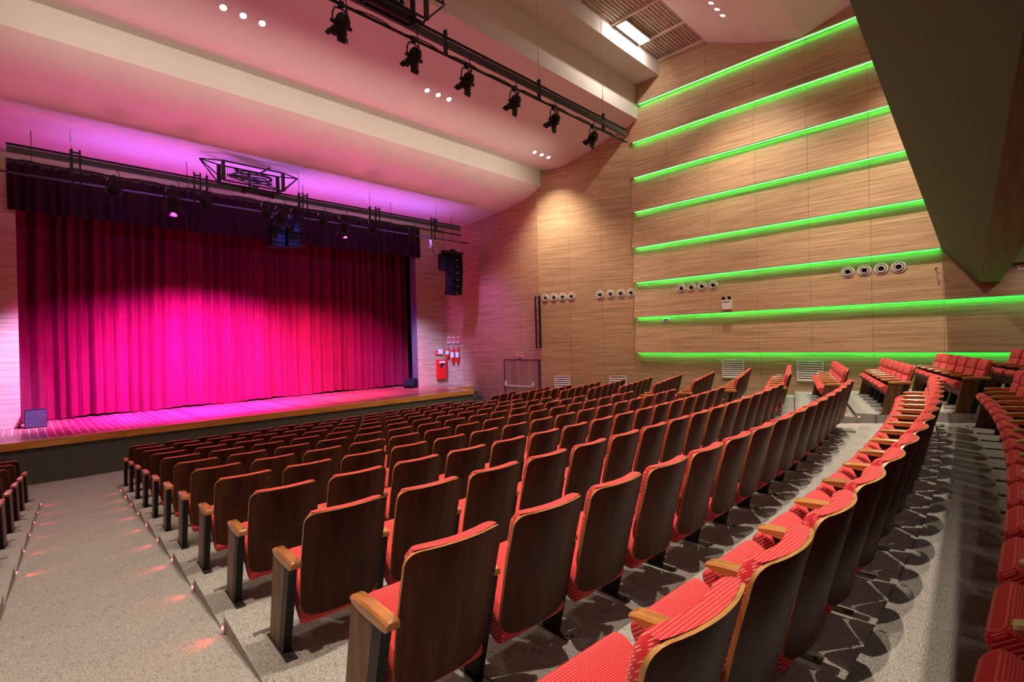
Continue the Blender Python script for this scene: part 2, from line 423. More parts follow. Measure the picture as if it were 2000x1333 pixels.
# proscenium wall: left pier, right pier, header
OX0, OX1, OZ = 0.02, 12.24, 4.75
wp = struct(MB().box((XL-0.2, YP+0.015, OZ), (14.2, YP+0.5, 7.0)).box((XL-0.2, YP+0.015, ST-0.3), (OX0-0.004, YP+0.45, OZ)).box((OX1+0.004, YP+0.015, ST-0.3), (14.2, YP+0.45, OZ)).build('wall_stage', 'dark_reveal'))
panels(wp, (P2[0], YP), (OX1, YP), zrows(ST, OZ, 1.1), 1.6, side=-1)
panels(wp, (OX0, YP), (XL, YP), zrows(ST, OZ, 1.1), 1.2, side=-1)
panels(wp, (P2[0], YP), (XL, YP), [(OZ, 5.6)], 1.5, side=-1)
wl = wall_backing('wall_left', (XL, YS+3), (XL, YB), FL, 10.2, 0.25, 'wall_laminate', side=-1)
wb = wall_backing('wall_back', (XL, YB), (W, YB), FL, 10.2, 0.25, 'wall_laminate', side=-1)
sb = struct(MB().box((XL-.3, 21.2, FL), (14.5, 21.4, 8)).box((XL-.3, 18.5, FL), (XL, 21.3, 8)).box((14.3, 18.4, FL), (14.5, 21.3, 8)).box((XL-.3, 18.4, 6.0), (14.5, 21.4, 6.2)).build('wall_stage_rear', 'dark_reveal'))

# ------------------------------------------------------------------ ceiling
def cpanel(prof, name='ceiling_panel', parent=None, mat='ceiling_paint', x0=XL, x1=W+0.15):
    mm = MB(); n = len(prof)
    vs_ = [(x0, y, z) for y, z in prof] + [(x1, y, z) for y, z in prof]
    mm.add(vs_, [(i, i+1, n+i+1, n+i) for i in range(n-1)], 0, True)
    return mm.build(name, mat, parent, sharp=28)
ceil_o = struct(MB().box((XL-0.3, YB-0.3, 10.0), (W+0.3, 18.6, 10.2)).build('ceiling', 'ceiling_paint'))
def smooth_prof(pts, n=6):
    out = []
    for i in range(len(pts)-1):
        p0 = pts[max(i-1, 0)]; p1 = pts[i]; p2 = pts[i+1]; p3 = pts[min(i+2, len(pts)-1)]
        for k in range(n):
            t = k/n
            out.append(tuple(0.5*((2*p1[a]) + (-p0[a]+p2[a])*t + (2*p0[a]-5*p1[a]+4*p2[a]-p3[a])*t*t + (-p0[a]+3*p1[a]-3*p2[a]+p3[a])*t**3) for a in (0, 1)))
    return out + [pts[-1]]
s1 = smooth_prof([(18.3, 5.24), (17.2, 5.19), (16.4, 5.18), (15.5, 5.23), (14.6, 5.30), (14.0, 5.40), (13.35, 5.51), (12.9, 5.66), (12.54, 5.862)])
cpanel(s1 + [(12.54, 6.46)], parent=ceil_o)
s2 = smooth_prof([(12.54, 6.46), (12.1, 6.44), (11.7, 6.49), (10.9, 6.80), (10.05, 7.2), (9.05, 7.62)])
cpanel(s2 + [(9.05, 8.79)], parent=ceil_o)
cpanel([(9.05, 8.79), (8.18, 8.79), (8.18, 9.28)], parent=ceil_o)
s4 = smooth_prof([(6.58, 9.6), (6.6, 9.25), (6.26, 9.05), (5.65, 8.75), (5.07, 8.5), (4.27, 8.2), (3.85, 8.12)])
cpanel(s4, parent=ceil_o)
cpanel([(3.85, 8.12), (2.86, 8.43), (0.5, 9.15), (-1.5, 9.6), (YB, 9.6)], parent=ceil_o)
# corrugated roof deck in the gap, ribs running across the hall
mm = MB(); ribs = 15; prof = []
for i in range(ribs):
    y0 = 8.20 - i*(1.62/ribs); p = 1.62/ribs
    prof += [(y0, 9.30), (y0-0.30*p, 9.30), (y0-0.42*p, 9.36), (y0-0.88*p, 9.36)]
prof.append((6.58, 9.30))
n = len(prof)
mm.add([(XL, y, z) for y, z in prof] + [(W+0.1, y, z) for y, z in prof], [(i, i+1, n+i+1, n+i) for i in range(n-1)])
deck = mm.build('roof_deck', 'deck_metal', ceil_o)
for x in (0.5, 2.1, 3.7, 5.3, 6.9, 8.5, 10.1, 11.05, 12.62, 14.1, 15.4):
    MB().box((x-0.03, 6.58, 9.24), (x+0.03, 8.2, 9.31)).build('purlin', 'purlin_metal', ceil_o)
sl = thing('slot_lamp', 'bright rectangular lamp lying in the ceiling gap under the ribbed metal deck', 'lamp', (13.35, 7.85, 9.16))
MB().box((12.66, 7.70, 9.20), (14.03, 8.06, 9.235)).build('housing', 'white_metal', sl)
MB().box((12.70, 7.73, 9.185), (13.99, 8.03, 9.20)).build('diffuser', 'slot_glow', sl)
light('AREA', 'slot_lamp_light', (13.35, 7.72, 9.17), 75, (1.0, 0.88, 0.76), aim=(13.35, 8.18, 9.0), rect=(1.3, 0.05))

# ------------------------------------------------------------------ stage
mm = MB()
SX0, SX1 = XL, 12.83
mm.box((SX0, YS+0.03, FL), (SX1, YP+3.0, ST-0.03)); mm.box((SX1, 16.72, FL), (14.2, YP+3.0, ST-0.03))
stage = thing('stage', 'raised wooden stage with orange-brown edge and dark carpeted front', 'stage', (6.1, YS, FL))
mm.build('stage_front', 'stage_carpet', stage)
MB().box((SX0, YS+0.05, ST-0.03), (SX1, 20.9, ST-0.006)).box((SX1, 16.74, ST-0.03), (14.1, 20.9, ST-0.006)).build('seam_bed', 'plank_seam', stage)
PW = 0.147
pl = MB().box((-PW/2+0.006, 0, -0.006), (PW/2-0.006, 5.55, 0)).mesh('plank', 'stage_plank')
pl2 = MB().box((-PW/2+0.006, 1.55, -0.006), (PW/2-0.006, 5.55, 0)).mesh('plank_short', 'stage_plank')
k = 0; x = -0.95
while x < 14.0:
    o = bpy.data.objects.new('plank', pl if x < SX1-PW/2 else pl2); COL.objects.link(o); o.parent = stage
    o.location = (x-6.1, 0.17, ST-FL); x += PW
MB().box((SX0, YS-0.015, ST-0.16), (SX1+0.01, YS+0.165, ST+0.004)).build('nosing', 'stage_nosing', stage)
MB().box((SX1-0.15, YS+0.165, ST-0.16), (SX1+0.01, 16.72, ST+0.004)).build('nosing', 'stage_nosing', stage)
MB().box((SX1+0.01, 16.62, ST-0.16), (14.03, 16.77, ST+0.004)).build('nosing', 'stage_nosing', stage)
stairs = thing('stage_stairs', 'dark carpeted steps beside the right end of the stage', 'stairs', (13.4, 15.6, FL))
for i, (z, y1, y0) in enumerate([(-2.10, 16.62, 16.28), (-2.28, 16.28, 15.95), (-2.46, 15.95, 15.53), (-2.64, 15.53, 15.1), (-2.80, 15.1, 14.7)]):
    MB().box((SX1+0.012, y0, FL), (13.98, y1, z)).build('step', 'step_carpet', stairs)

# ------------------------------------------------------------------ curtains
def curtain(name, label, x0, x1, y0, z0, z1, mat, amp, wl_, seed, hem=0.05, cols=None, flare=0.0):
    rnd = random.Random(seed)
    xs = []; ph = 0; x = x0; phs = []; amps = []
    step = 0.022
    n = int((x1-x0)/step); f = 1.0; a = 1.0
    for i in range(n+1):
        if i % 9 == 0: ft = rnd.uniform(0.5, 2.2); at = rnd.uniform(0.2, 1.4)
        f += (ft-f)*0.2; a += (at-a)*0.15
        ph += step/wl_*2*math.pi*f; phs.append(ph); amps.append(a)
    mm = MB(); nv = 14
    dr = [rnd.uniform(-1, 1) for _ in range(40)]
    def fn(u, v):
        i = round(u*n); z = z0+(z1-z0)*v
        k = 0.75 + 0.4*(1-v)
        yy = y0 + amp*k*amps[i]*math.sin(phs[i] + 0.5*math.sin(3*v + i*0.01)) + 0.35*amp*math.sin(phs[i]*0.37+seed)
        hz = 0.0
        if v == 0: hz = hem*(0.5+0.5*math.sin(phs[i]*0.13+seed))
        return (x0+(x1-x0)*u + 0.01*math.sin(phs[i]*2), yy, z+hz)
    mm.grid(fn, n, nv)
    o = mm.build(name, mat, None, sharp=80)
    return tag(o, label, 'curtain')
curtain('stage_curtain', 'left half of the closed red velvet stage curtain, lit hot pink', OX0-0.3, 6.52, 19.25, ST+0.02, 5.2, 'curtain_velvet', 0.10, 0.46, 3)
curtain('stage_curtain', 'right half of the closed red velvet stage curtain, running into shade', 6.25, OX1+0.35, 19.48, ST+0.03, 5.2, 'curtain_velvet', 0.10, 0.42, 8)
curtain('curtain_valance', 'short dark red valance across the top of the stage opening', OX0-0.16, OX1+0.14, 17.93, 3.69, 4.95, 'valance_velvet', 0.045, 0.34, 5, hem=0.0)
vo = [o for o in bpy.data.objects if o.name.startswith('curtain_valance')][0]
MB().box((OX0-0.15, 17.93, 4.88), (OX1+0.13, YP, 4.96)).build('batten', 'black_metal', vo)

# ------------------------------------------------------------------ theatre seats
SW = 0.257
def chair_meshes():
    M = {}
    def prof(v):                                     # rear shell line, v 0 bottom .. 1 top
        z = 0.235 + 0.65*v; y = 0.165*(1-v)**1.15 + 0.02*math.sin(v*math.pi)*0.6
        return y, z
    def outline(v):                                  # half width with rounded corners
        h = 0.65*v; r1, r0 = 0.055, 0.085
        wv = SW*(0.955+0.045*min(1, v*1.6))
        if h > 0.65-r1: t = (h-(0.65-r1))/r1; return wv - r1*(1-math.sqrt(max(0, 1-t*t)))
        if h < r0: t = (r0-h)/r0; return wv - r0*(1-math.sqrt(max(0, 1-t*t)))
        return wv
    vsn = [0, 0.012, 0.04, 0.08, 0.127, 0.25, 0.4, 0.55, 0.7, 0.82, 0.918, 0.95, 0.975, 0.992, 1.0]
    nu = 12
    def shell(off):
        pts = []
        for v in vsn:
            y, z = prof(v); hw = outline(v)
            for i in range(nu+1):
                s = -1+2*i/nu; x = s*hw
                pts.append((x, y + 0.058*(x/SW)**2 + off, z + 0.006*(1-(x/SW)**2)*v))
        return pts
    mb = MB(); th = 0.016
    A = shell(0.0); B = shell(th); nv = len(vsn)-1; st = nu+1
    quads = [(j*st+i, j*st+i+1, (j+1)*st+i+1, (j+1)*st+i) for j in range(nv) for i in range(nu)]
    mb.add(A, quads, 0, True); mb.add(B, [q[::-1] for q in quads], 0, True)
    rim = [i for i in range(st)] + [j*st+nu for j in range(1, nv+1)] + [nv*st+i for i in range(nu-1, -1, -1)] + [j*st for j in range(nv-1, 0, -1)]
    L = len(rim)
    mb.add([A[i] for i in rim]+[B[i] for i in rim], [(k, L+k, L+(k+1) % L, (k+1) % L) for k in range(L)], 1, False)
    M['back_shell'] = mb.mesh('back_shell', ['seat_back_veneer', 'ply_edge'], sharp=50)
    # back cushion
    mb = MB()
    us = [-1, -0.985, -0.93, -0.8, -0.5, -0.2, 0, 0.2, 0.5, 0.8, 0.93, 0.985, 1]
    vc = [0, 0.01, 0.04, 0.12, 0.3, 0.5, 0.62, 0.645, 0.66, 0.675, 0.70, 0.82, 0.92, 0.97, 0.993, 1.0]
    pf = []; pb = []
    for v in vc:
        vv = 0.20+0.805*v; y, z = prof(min(vv, 1.0)); z = 0.235+0.65*vv + 0.004*v
        hw = min(outline(min(vv, 0.985)), SW)-0.016-0.014*(1-v)
        ev = min(1, (v*0.62/0.055 if v < 0.5 else (1-v)*0.62/0.03)); ev = math.sqrt(max(0, 1-(1-ev)**2))
        if v > 0.5: ev = 0.62+0.38*ev
        for u in us:
            x = u*hw; eu = min(1, (1-abs(u))*SW/0.045); eu = math.sqrt(max(0, 1-(1-eu)**2))
            groove = 0.022 if abs(v-0.66) < 0.008 else (0.010 if abs(v-0.66) < 0.02 else 0)
            t = 0.010 + 0.066*eu*ev - groove*eu*ev
            base = y + 0.058*(x/SW)**2 + th
            pf.append((x, base+t, z)); pb.append((x, base-0.002, z))
    st = len(us); nvv = len(vc)-1; nuu = st-1
    quads = [(j*st+i, j*st+i+1, (j+1)*st+i+1, (j+1)*st+i) for j in range(nvv) for i in range(nuu)]
    mb.add(pf, [q[::-1] for q in quads], 0, True)
    rim = [i for i in range(st)] + [j*st+nuu for j in range(1, nvv+1)] + [nvv*st+i for i in range(nuu-1, -1, -1)] + [j*st for j in range(nvv-1, 0, -1)]
    L = len(rim)
    mb.add([pb[i] for i in rim]+[pf[i] for i in rim], [(k, L+k, L+(k+1) % L, (k+1) % L) for k in range(L)], 0, False)
    M['back_cushion'] = mb.mesh('back_cushion', 'seat_fabric', sharp=75)
    # tip-up seat, front raised
    tilt = R(45); ca, sa = math.cos(tilt), math.sin(tilt)
    def seat_pt(x, s, h):                            # s along the seat from the rear, h above its mid plane
        return (x, 0.215 + s*ca - h*sa, 0.192 + s*sa + h*ca)
    Ls = 0.47
    mb = MB(); ns = 12; nx = 10
    prof_pts = []
    for k in range(28):                              # closed rounded section in (s, h)
        a = 2*math.pi*k/28; cs, sn = math.cos(a), math.sin(a)
        s = Ls/2 + (Ls/2)*math.copysign(abs(cs)**0.42, cs); hh = 0.062 + 0.010*math.sin(math.pi*s/Ls)
        h = hh*math.copysign(abs(sn)**0.55, sn)
        prof_pts.append((s, h))
    xsn = [-1, -0.985, -0.94, -0.8, -0.4, 0, 0.4, 0.8, 0.94, 0.985, 1]
    rings = []
    for u in xsn:
        sc_ = 0.80 if abs(u) == 1 else (0.90 if abs(u) > 0.97 else (0.97 if abs(u) > 0.9 else 1.0))
        rings.append([seat_pt(u*0.232, Ls/2+(s-Ls/2)*(0.5+0.5*sc_), h*sc_) for s, h in prof_pts])
    K = 28
    mb.add([p for g in rings for p in g], [(i*K+k, (i+1)*K+k, (i+1)*K+(k+1) % K, i*K+(k+1) % K) for i in range(len(rings)-1) for k in range(K)], 0, True)
    mb.add(rings[0], [tuple(range(K))], 0, False); mb.add(rings[-1], [tuple(range(K))[::-1]], 0, False)
    M['seat_cushion'] = mb.mesh('seat_cushion', 'seat_fabric', sharp=60)
    mb = MB()
    c = [seat_pt(x, s, h) for x in (-0.20, 0.20) for s, h in ((0.10, -0.050), (0.41, -0.050), (0.36, -0.078), (0.13, -0.072))]
    mb.add(c, [(3, 2, 1, 0), (4, 5, 6, 7), (0, 1, 5, 4), (1, 2, 6, 5), (2, 3, 7, 6), (3, 0, 4, 7)])
    M['seat_pan'] = mb.mesh('seat_pan', 'seat_pan')
    # armrest: tapered nose at the front, rounded top
    mb = MB(); sect = []
    for y, zt, zb, hw in [(0.10, 0.610, 0.580, 0.030), (0.112, 0.618, 0.572, 0.033), (0.18, 0.620, 0.570, 0.034), (0.34, 0.618, 0.570, 0.034), (0.42, 0.612, 0.578, 0.034), (0.452, 0.604, 0.588, 0.032), (0.460, 0.598, 0.592, 0.028)]:
        sect.append([(-hw, y, zb), (hw, y, zb), (hw, y, zt-0.010), (hw-0.010, y, zt), (-hw+0.010, y, zt), (-hw, y, zt-0.010)])
    K = 6
    mb.add([p for g in sect for p in g], [(i*K+k, i*K+(k+1) % K, (i+1)*K+(k+1) % K, (i+1)*K+k) for i in range(len(sect)-1) for k in range(K)], 0, True)
    mb.add(sect[0], [tuple(range(K))[::-1]]); mb.add(sect[-1], [tuple(range(K))])
    M['armrest'] = mb.mesh('armrest', 'armrest_wood', sharp=30)
    mb = MB(); sect = [[(p[0], 0.17+(p[1]-0.10)*0.33/0.36, p[2]) for p in g] for g in sect]
    mb.add([p for g in sect for p in g], [(i*K+k, i*K+(k+1) % K, (i+1)*K+(k+1) % K, (i+1)*K+k) for i in range(len(sect)-1) for k in range(K)], 0, True)
    mb.add(sect[0], [tuple(range(K))[::-1]]); mb.add(sect[-1], [tuple(range(K))])
    M['armrest_inner'] = mb.mesh('armrest_inner', 'armrest_wood', sharp=30)
    # stand: a slanted dark steel plate with its foot
    D = 0.065
    mb = MB()
    mb.prism([(-0.020, 0.11+D, 0.57), (-0.020, 0.21+D, 0.57), (-0.020, 0.36+D, 0.01), (-0.020, 0.25+D, 0.01)], (0.040, 0, 0))
    mb.prism([(-0.012, 0.19+D, 0.57), (-0.012, 0.37+D, 0.57), (-0.012, 0.30+D, 0.42), (-0.012, 0.24+D, 0.42)], (0.024, 0, 0))
    M['stand'] = mb.mesh('stand', 'black_metal')
    mb = MB().box((-0.034, 0.15+D, 0), (0.034, 0.54+D, 0.007))
    for yy in (0.18+D, 0.51+D): mb.tube([(0, yy, 0.006), (0, yy, 0.014)], 0.011, 8)
    M['foot_plate'] = mb.mesh('foot_plate', 'dark_plate')
    mb = MB().prism([(-0.025, 0.165+D, 0.575), (-0.025, 0.385+D, 0.585), (-0.025, 0.51+D, 0.008), (-0.025, 0.325+D, 0.008)], (0.050, 0, 0))
    M['end_panel'] = mb.mesh('end_panel', 'end_panel_veneer')
    mb = MB().prism([(-0.024, 0.09+D, 0.572), (-0.024, 0.165+D, 0.575), (-0.024, 0.325+D, 0.008), (-0.024, 0.25+D, 0.008)], (0.048, 0, 0))
    M['end_post'] = mb.mesh('end_post', 'black_metal')
    mb = MB().box((-0.10, 0.575+D, 0), (0.02, 0.615+D, 0.006))
    mb.tube([(-0.065, 0.595+D, 0.005), (-0.065, 0.595+D, 0.010)], 0.012, 10); mb.tube([(-0.015, 0.595+D, 0.005), (-0.015, 0.595+D, 0.010)], 0.012, 10)
    M['floor_bracket'] = mb.mesh('floor_bracket', 'steel')
    return M
CM = chair_meshes()
def part(name, parent, x=0.0, mesh=None):
    o = bpy.data.objects.new(name, CM[mesh or name]); COL.objects.link(o); o.parent = parent
    if x: o.location.x = x
    return o
def seat(x, y, z, slope, label, group, left=True, right=None, left_end=False):
    """right: None or 'end'"""
    t = thing('theatre_seat', label, 'seat', (x, y, z), group)
    t.rotation_euler.z = math.atan(slope)
    part('back_shell', t); part('back_cushion', t)
    sc_ = part('seat_cushion', t); part('seat_pan', sc_)
    ends = [(-0.296, left_end)] + ([(0.296, True)] if right else [])
    for dx, end in ends:
        part('armrest', t, dx, None if end else 'armrest_inner')
        if end:
            part('end_panel', t, dx); e = part('end_post', t, dx); part('foot_plate', e)
            b = part('floor_bracket', t, dx)
            if dx > 0: b.scale.x = -1
        else:
            s_ = part('stand', t, dx); part('foot_plate', s_)
    return t
def rowname(r): return ORD[12-r]
nseats = 0
for r in range(-1, 12):
    n = 16 if r <= 5 else 15
    x0 = 1.605-0.262+0.05*(r-1)
    for i in range(n):
        x = x0+0.592*i
        y = 1.697+1.126*(r-1) + cv(x)-cv(1.605) - 0.05 + (0.15 if r == -1 else 0)
        seat(x, y, T(r) if r < 11 else FL, 0.0202*(x-4.3),
             'red padded seat, %s from the left end, %s middle-block row from the stage' % (ORD[i+1], rowname(r)),
             'red wooden-backed seats of the middle block', left_end=(i == 0), right=('end' if i == n-1 else None))
        nseats += 1
side_n = {10: 3, 9: 5, 8: 5, 7: 6, 6: 6, 5: 6, 4: 6, 3: 6, 2: 6, 1: 6, 0: 6, -1: 6, -2: 6, -3: 5}
for r in range(-3, 11):
    n = side_n[r]; ang = math.atan(0.28)
    for i in range(n):
        dx = (0.29+0.592*i)*math.cos(ang)
        x = 11.47+dx
        seat(x, side_Y[r]+0.28*(x-11.45)-0.05, side_T[r], 0.28,
             'red padded seat, %s from the aisle, %s right-block row from the stage' % (ORD[i+1], ORD[11-r]),
             'red wooden-backed seats of the right block', left_end=(i == 0), right=('end' if i == n-1 else None))
        nseats += 1
for r in range(5, 12):
    for i in range(2):
        x = -0.28-0.06*(11-r) - 0.592*i
        y = 1.697+1.126*(r-1) + cv(x)-cv(1.605) - 0.05
        seat(x, y, T(r) if r < 11 else FL, 0.0202*(x-4.3),
             'red padded seat, %s from the aisle, %s left-block row from the stage' % (ORD[i+1], rowname(r)),
             'red wooden-backed seats of the left block', right=('end' if i == 0 else None))
        nseats += 1
print('seats', nseats)

# ------------------------------------------------------------------ red step lights at the terrace corners
def step_light(p, dx, label):
    t = thing('step_light', label, 'light', (p[0], p[1], p[2]-0.02), 'red step lights along the aisles')
    s = 1 if dx > 0 else -1
    MB().box((min(p[0], p[0]+s*0.012), p[1]-0.022, p[2]-0.022), (max(p[0], p[0]+s*0.012), p[1]+0.022, p[2]+0.022)).build('housing', 'steel', t)
    MB().lathe([(0.0, 0.022), (0.008, 0.020), (0.014, 0.012)], p, (s, 0, 0), 12).build('lens', 'led_red', t)
    light('SPOT', 'step_light_lamp', (p[0]+s*0.03, p[1], p[2]+0.015), 1.6, (1.0, 0.03, 0.04), aim=(p[0]+s*0.5, p[1], p[2]-0.10), angle=100, blend=0.7, size=0.01)
for r in range(0, 11):
    y = YF(r, 1.0)-0.035; step_light((EL(y)-0.002, y, T(r)-0.062), -1, 'red step light, %s from the stage on the right side of the left aisle' % ORD[11-r])
for r in range(5, 11):
    y = YF(r, 0.0)-0.035; step_light((LE(y)+0.002, y, T(r)-0.062), 1, 'red step light, %s from the stage on the left side of the left aisle' % ORD[11-r])
for r in (-2, -1, 0, 1, 2):
    y = SF(r, SE)-0.06; step_light((SE-0.002, y, side_T[r]-0.07), -1, 'red step light, %s from the stage along the right block of seats' % ORD[11-r])

# ------------------------------------------------------------------ green light strips on the right wall
for i, z in enumerate(LEDZ):
    ya, yb = (9.22 if i else 8.96), (-6.9 if i >= 6 else (1.15 if i >= 5 else -2.0))
    t = thing('light_strip', '%s green light strip from the top of the right wall' % ORD[i+1], 'light strip', (W, (ya+yb)/2, z-0.02), 'green light strips on the right wall')
    MB().box((W-0.125, yb, z-0.008), (W-0.012, ya, z+0.002)).build('channel', 'white_metal', t)
    dm = MB().box((W-0.118, yb, z-0.024), (W-0.092, ya, z-0.008)); dm.m = [2, 1, 1, 0, 1, 1]
    dm.build('diffuser', ['led_green', 'led_green_side', 'led_core'], t)

# ------------------------------------------------------------------ balcony overhead
TB = math.tan(R(2.4))
def bal(prof, name, mat, parent, caps=True):
    mm = MB(); n = len(prof)
    a = [(W+0.05, y, z) for y, z in prof]; b = [(XL, y-(W-XL)*TB, z) for y, z in prof]
    mm.add(a+b, [(i, (i+1) % n, n+(i+1) % n, n+i) for i in range(n)] + [tuple(range(n))[::-1], tuple(range(n, 2*n))])
    return mm.build(name, mat, parent)
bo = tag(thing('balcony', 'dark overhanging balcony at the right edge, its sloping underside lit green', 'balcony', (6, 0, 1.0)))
bal([(1.117, 1.868), (1.117, 3.1), (1.0, 3.1), (0.8, 2.0), (0.45, 1.12), (0.499, 1.021)], 'front', 'balcony_shaded_green', bo)
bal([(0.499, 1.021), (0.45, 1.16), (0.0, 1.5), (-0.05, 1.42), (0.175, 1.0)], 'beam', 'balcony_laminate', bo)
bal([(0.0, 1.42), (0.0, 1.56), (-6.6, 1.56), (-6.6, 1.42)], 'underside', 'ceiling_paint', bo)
def recessed(name, label, p, power, col, group, n=(0, 0, -1), r=0.055, ang=84, blend=0.85, aim=None):
    t = thing(name, label, 'downlight', p, group)
    n = Vector(n).normalized()
    MB().lathe([(r*1.5, -0.004), (r*1.5, 0.006), (r*1.15, 0.012), (r*1.05, 0.004)], p, n, 20).build('trim_ring', 'white_metal', t)
    MB().lathe([(r*1.05, 0.004), (0.0, 0.004)], p, n, 20).build('bulb', 'lamp_glow', t)
    q = Vector(p)+n*0.05
    if power: light('SPOT', 'downlight_lamp', q, power, col, aim=(aim if aim else q+Vector((0, 0, -1))), angle=ang, blend=blend, size=r*0.8)
nth = ['first', 'second', 'third', 'fourth']
def slope_n(y, prof):
    for (y0, z0), (y1, z1) in zip(prof[:-1], prof[1:]):
        if min(y0, y1) <= y <= max(y0, y1):
            t = (y-y0)/(y1-y0); d = Vector((0, y1-y0, z1-z0)).normalized(); nn = Vector((0, d.z, -d.y))
            if nn.z > 0: nn = -nn
            return z0+(z1-z0)*t, nn
for ci, cx in enumerate(HOUSE_X):
    for k in (-1, 0, 1):
        pos = {-1: 'left', 0: 'middle', 1: 'right'}[k]
        y = 10.93 if cx < 12 else 11.55
        z, nn = slope_n(y, s2)
        recessed('downlight', '%s downlight of the %s trio from the left on the pink middle ceiling panel' % (pos, nth[ci]), (cx+0.365*k, y, z), P_HOUSE*(1.7 if ci == 3 else 1), WARM, 'house downlights in trios', nn, ang=(104 if ci == 3 else 74))
        y = 5.3; z, nn = slope_n(y, s4)
        recessed('downlight', '%s downlight of the %s trio from the left on the curved rear ceiling panel' % (pos, nth[ci]), (cx+0.365*k, y, z), P_MID*(4.6 if ci == 3 else 1), WARM, 'house downlights in trios', nn, ang=(104 if ci == 3 else 74))
        y = 1.2; z, nn = slope_n(y, [(3.85, 8.12), (2.86, 8.43), (0.5, 9.15)])
        recessed('downlight', '%s downlight of the %s trio from the left above the balcony front' % (pos, nth[ci]), (cx+0.365*k, y, z), (P_BACK*2.8 if k == 0 else 0), WARM, 'house downlights in trios', nn)
for i, x in enumerate((14.8, 11.2, 7.6, 4.0, 0.4)):
    recessed('downlight', '%s downlight from the right wall under the balcony' % ORD[i+1], (x, -0.18-(W-x)*TB-0.1, 1.42), P_UNDER, WARM, 'downlights under the balcony', r=0.07)

# ------------------------------------------------------------------ things on the right walls
def frame_of(a, b):
    A = Vector((a[0], a[1], 0)); d = (Vector((b[0], b[1], 0))-A).normalized(); n = Vector((d.y, -d.x, 0))
    if n.dot(Vector((6-a[0], 5-a[1], 0))) < 0: n = -n
    return A, d, n
def nozzle(p, n, label):
    t = thing('air_nozzle', label, 'air vent', (p.x, p.y, p.z-0.15), 'round white air nozzles on the right wall')
    MB().lathe([(0.150, 0.0), (0.150, 0.014), (0.142, 0.024), (0.124, 0.026), (0.118, 0.014)], p, n, 28).build('flange', 'vent_rim', t)
    MB().lathe([(0.118, 0.014), (0.084, 0.004)], p, n, 28).build('recess', 'vent_grey', t)
    MB().lathe([(0.088, 0.003), (0.086, 0.040), (0.076, 0.046), (0.066, 0.040), (0.064, 0.010)], p, n, 24).build('nozzle_ring', 'vent_rim', t)
    MB().lathe([(0.066, 0.022), (0.0, 0.016)], p, n, 24).build('opening', 'dark_hole', t)
A, d, n = frame_of(C2, K2)
GR = ['splayed wall, group nearest the stage', 'splayed wall, group beside the corner', 'left group below the sixth green strip', 'right group below the sixth green strip']
q = 0
for gi, sset in enumerate([(3.40, 3.06, 2.72, 2.38), (1.73, 1.37, 1.00, 0.20)]):
    if gi == 1: sset = (1.72, 1.34, 0.97, 0.61)
    for i, s in enumerate(sset):
        s_ = s if gi == 0 else s-0.42
        p = A+d*s_; p.z = 1.592
        nozzle(p, n, 'round white air nozzle, %s from the left, %s' % (ORD[i+1], GR[gi]))
for gi, ys in enumerate([(7.59, 7.25, 6.90, 6.54), (2.99, 2.63, 2.28, 1.93)]):
    for i, y in enumerate(ys):
        nozzle(Vector((W-0.05, y, 1.575)), Vector((-1, 0, 0)), 'round white air nozzle, %s from the left, %s' % (ORD[i+1], GR[gi+2]))
def louver(a, d, n, s0, s1, z0, z1, label):
    c = a+d*((s0+s1)/2); t = thing('air_grille', label, 'air vent', (c.x, c.y, z0), 'white louvred air grilles low on the right wall')
    def bx(u0, u1, za, zb, f0, f1, nm, mat='white_metal', tilt=0):
        p0 = a+d*u0; p1 = a+d*u1
        q = [p0+n*f0, p1+n*f0, p1+n*f1, p0+n*f1]
        mm = MB(); mm.add([(v.x, v.y, za+tilt*(k in (0, 1))) for k, v in enumerate(q)] + [(v.x, v.y, zb+tilt*(k in (0, 1))) for k, v in enumerate(q)],
                          [(3,2,1,0),(4,5,6,7),(0,1,5,4),(1,2,6,5),(2,3,7,6),(3,0,4,7)])
        return mm.build(nm, mat, t)
    b = 0.03
    bx(s0, s1, z0, z0+b, 0, 0.03, 'frame_rail'); bx(s0, s1, z1-b, z1, 0, 0.03, 'frame_rail')
    bx(s0, s0+b, z0+b, z1-b, 0, 0.03, 'frame_stile'); bx(s1-b, s1, z0+b, z1-b, 0, 0.03, 'frame_stile')
    bx(s0+b, s1-b, z0+b, z1-b, -0.004, 0.002, 'backing', 'grey_metal')
    k = 8; h = (z1-z0-2*b)/k
    for i in range(k):
        bx(s0+b, s1-b, z0+b+h*i, z0+b+h*i+0.010, 0.003, 0.028, 'slat', tilt=h*0.62)
louver(A, d, n, 2.50, 3.12, -2.05, -1.365, 'white louvred grille behind the far seats, nearest the exit door')
louver(A, d, n, 0.42, 1.04, -2.05, -1.345, 'white louvred grille behind the far seats, beside the lit corner')
A3, d3, n3 = Vector((W, 0, 0)), Vector((0, 1, 0)), Vector((-1, 0, 0))
louver(A3, d3, n3, 5.69, 6.345, -1.31, -0.745, 'white louvred grille below the lowest green strip, left one')
louver(A3, d3, n3, 3.61, 4.265, -1.33, -0.765, 'white louvred grille below the lowest green strip, right one')
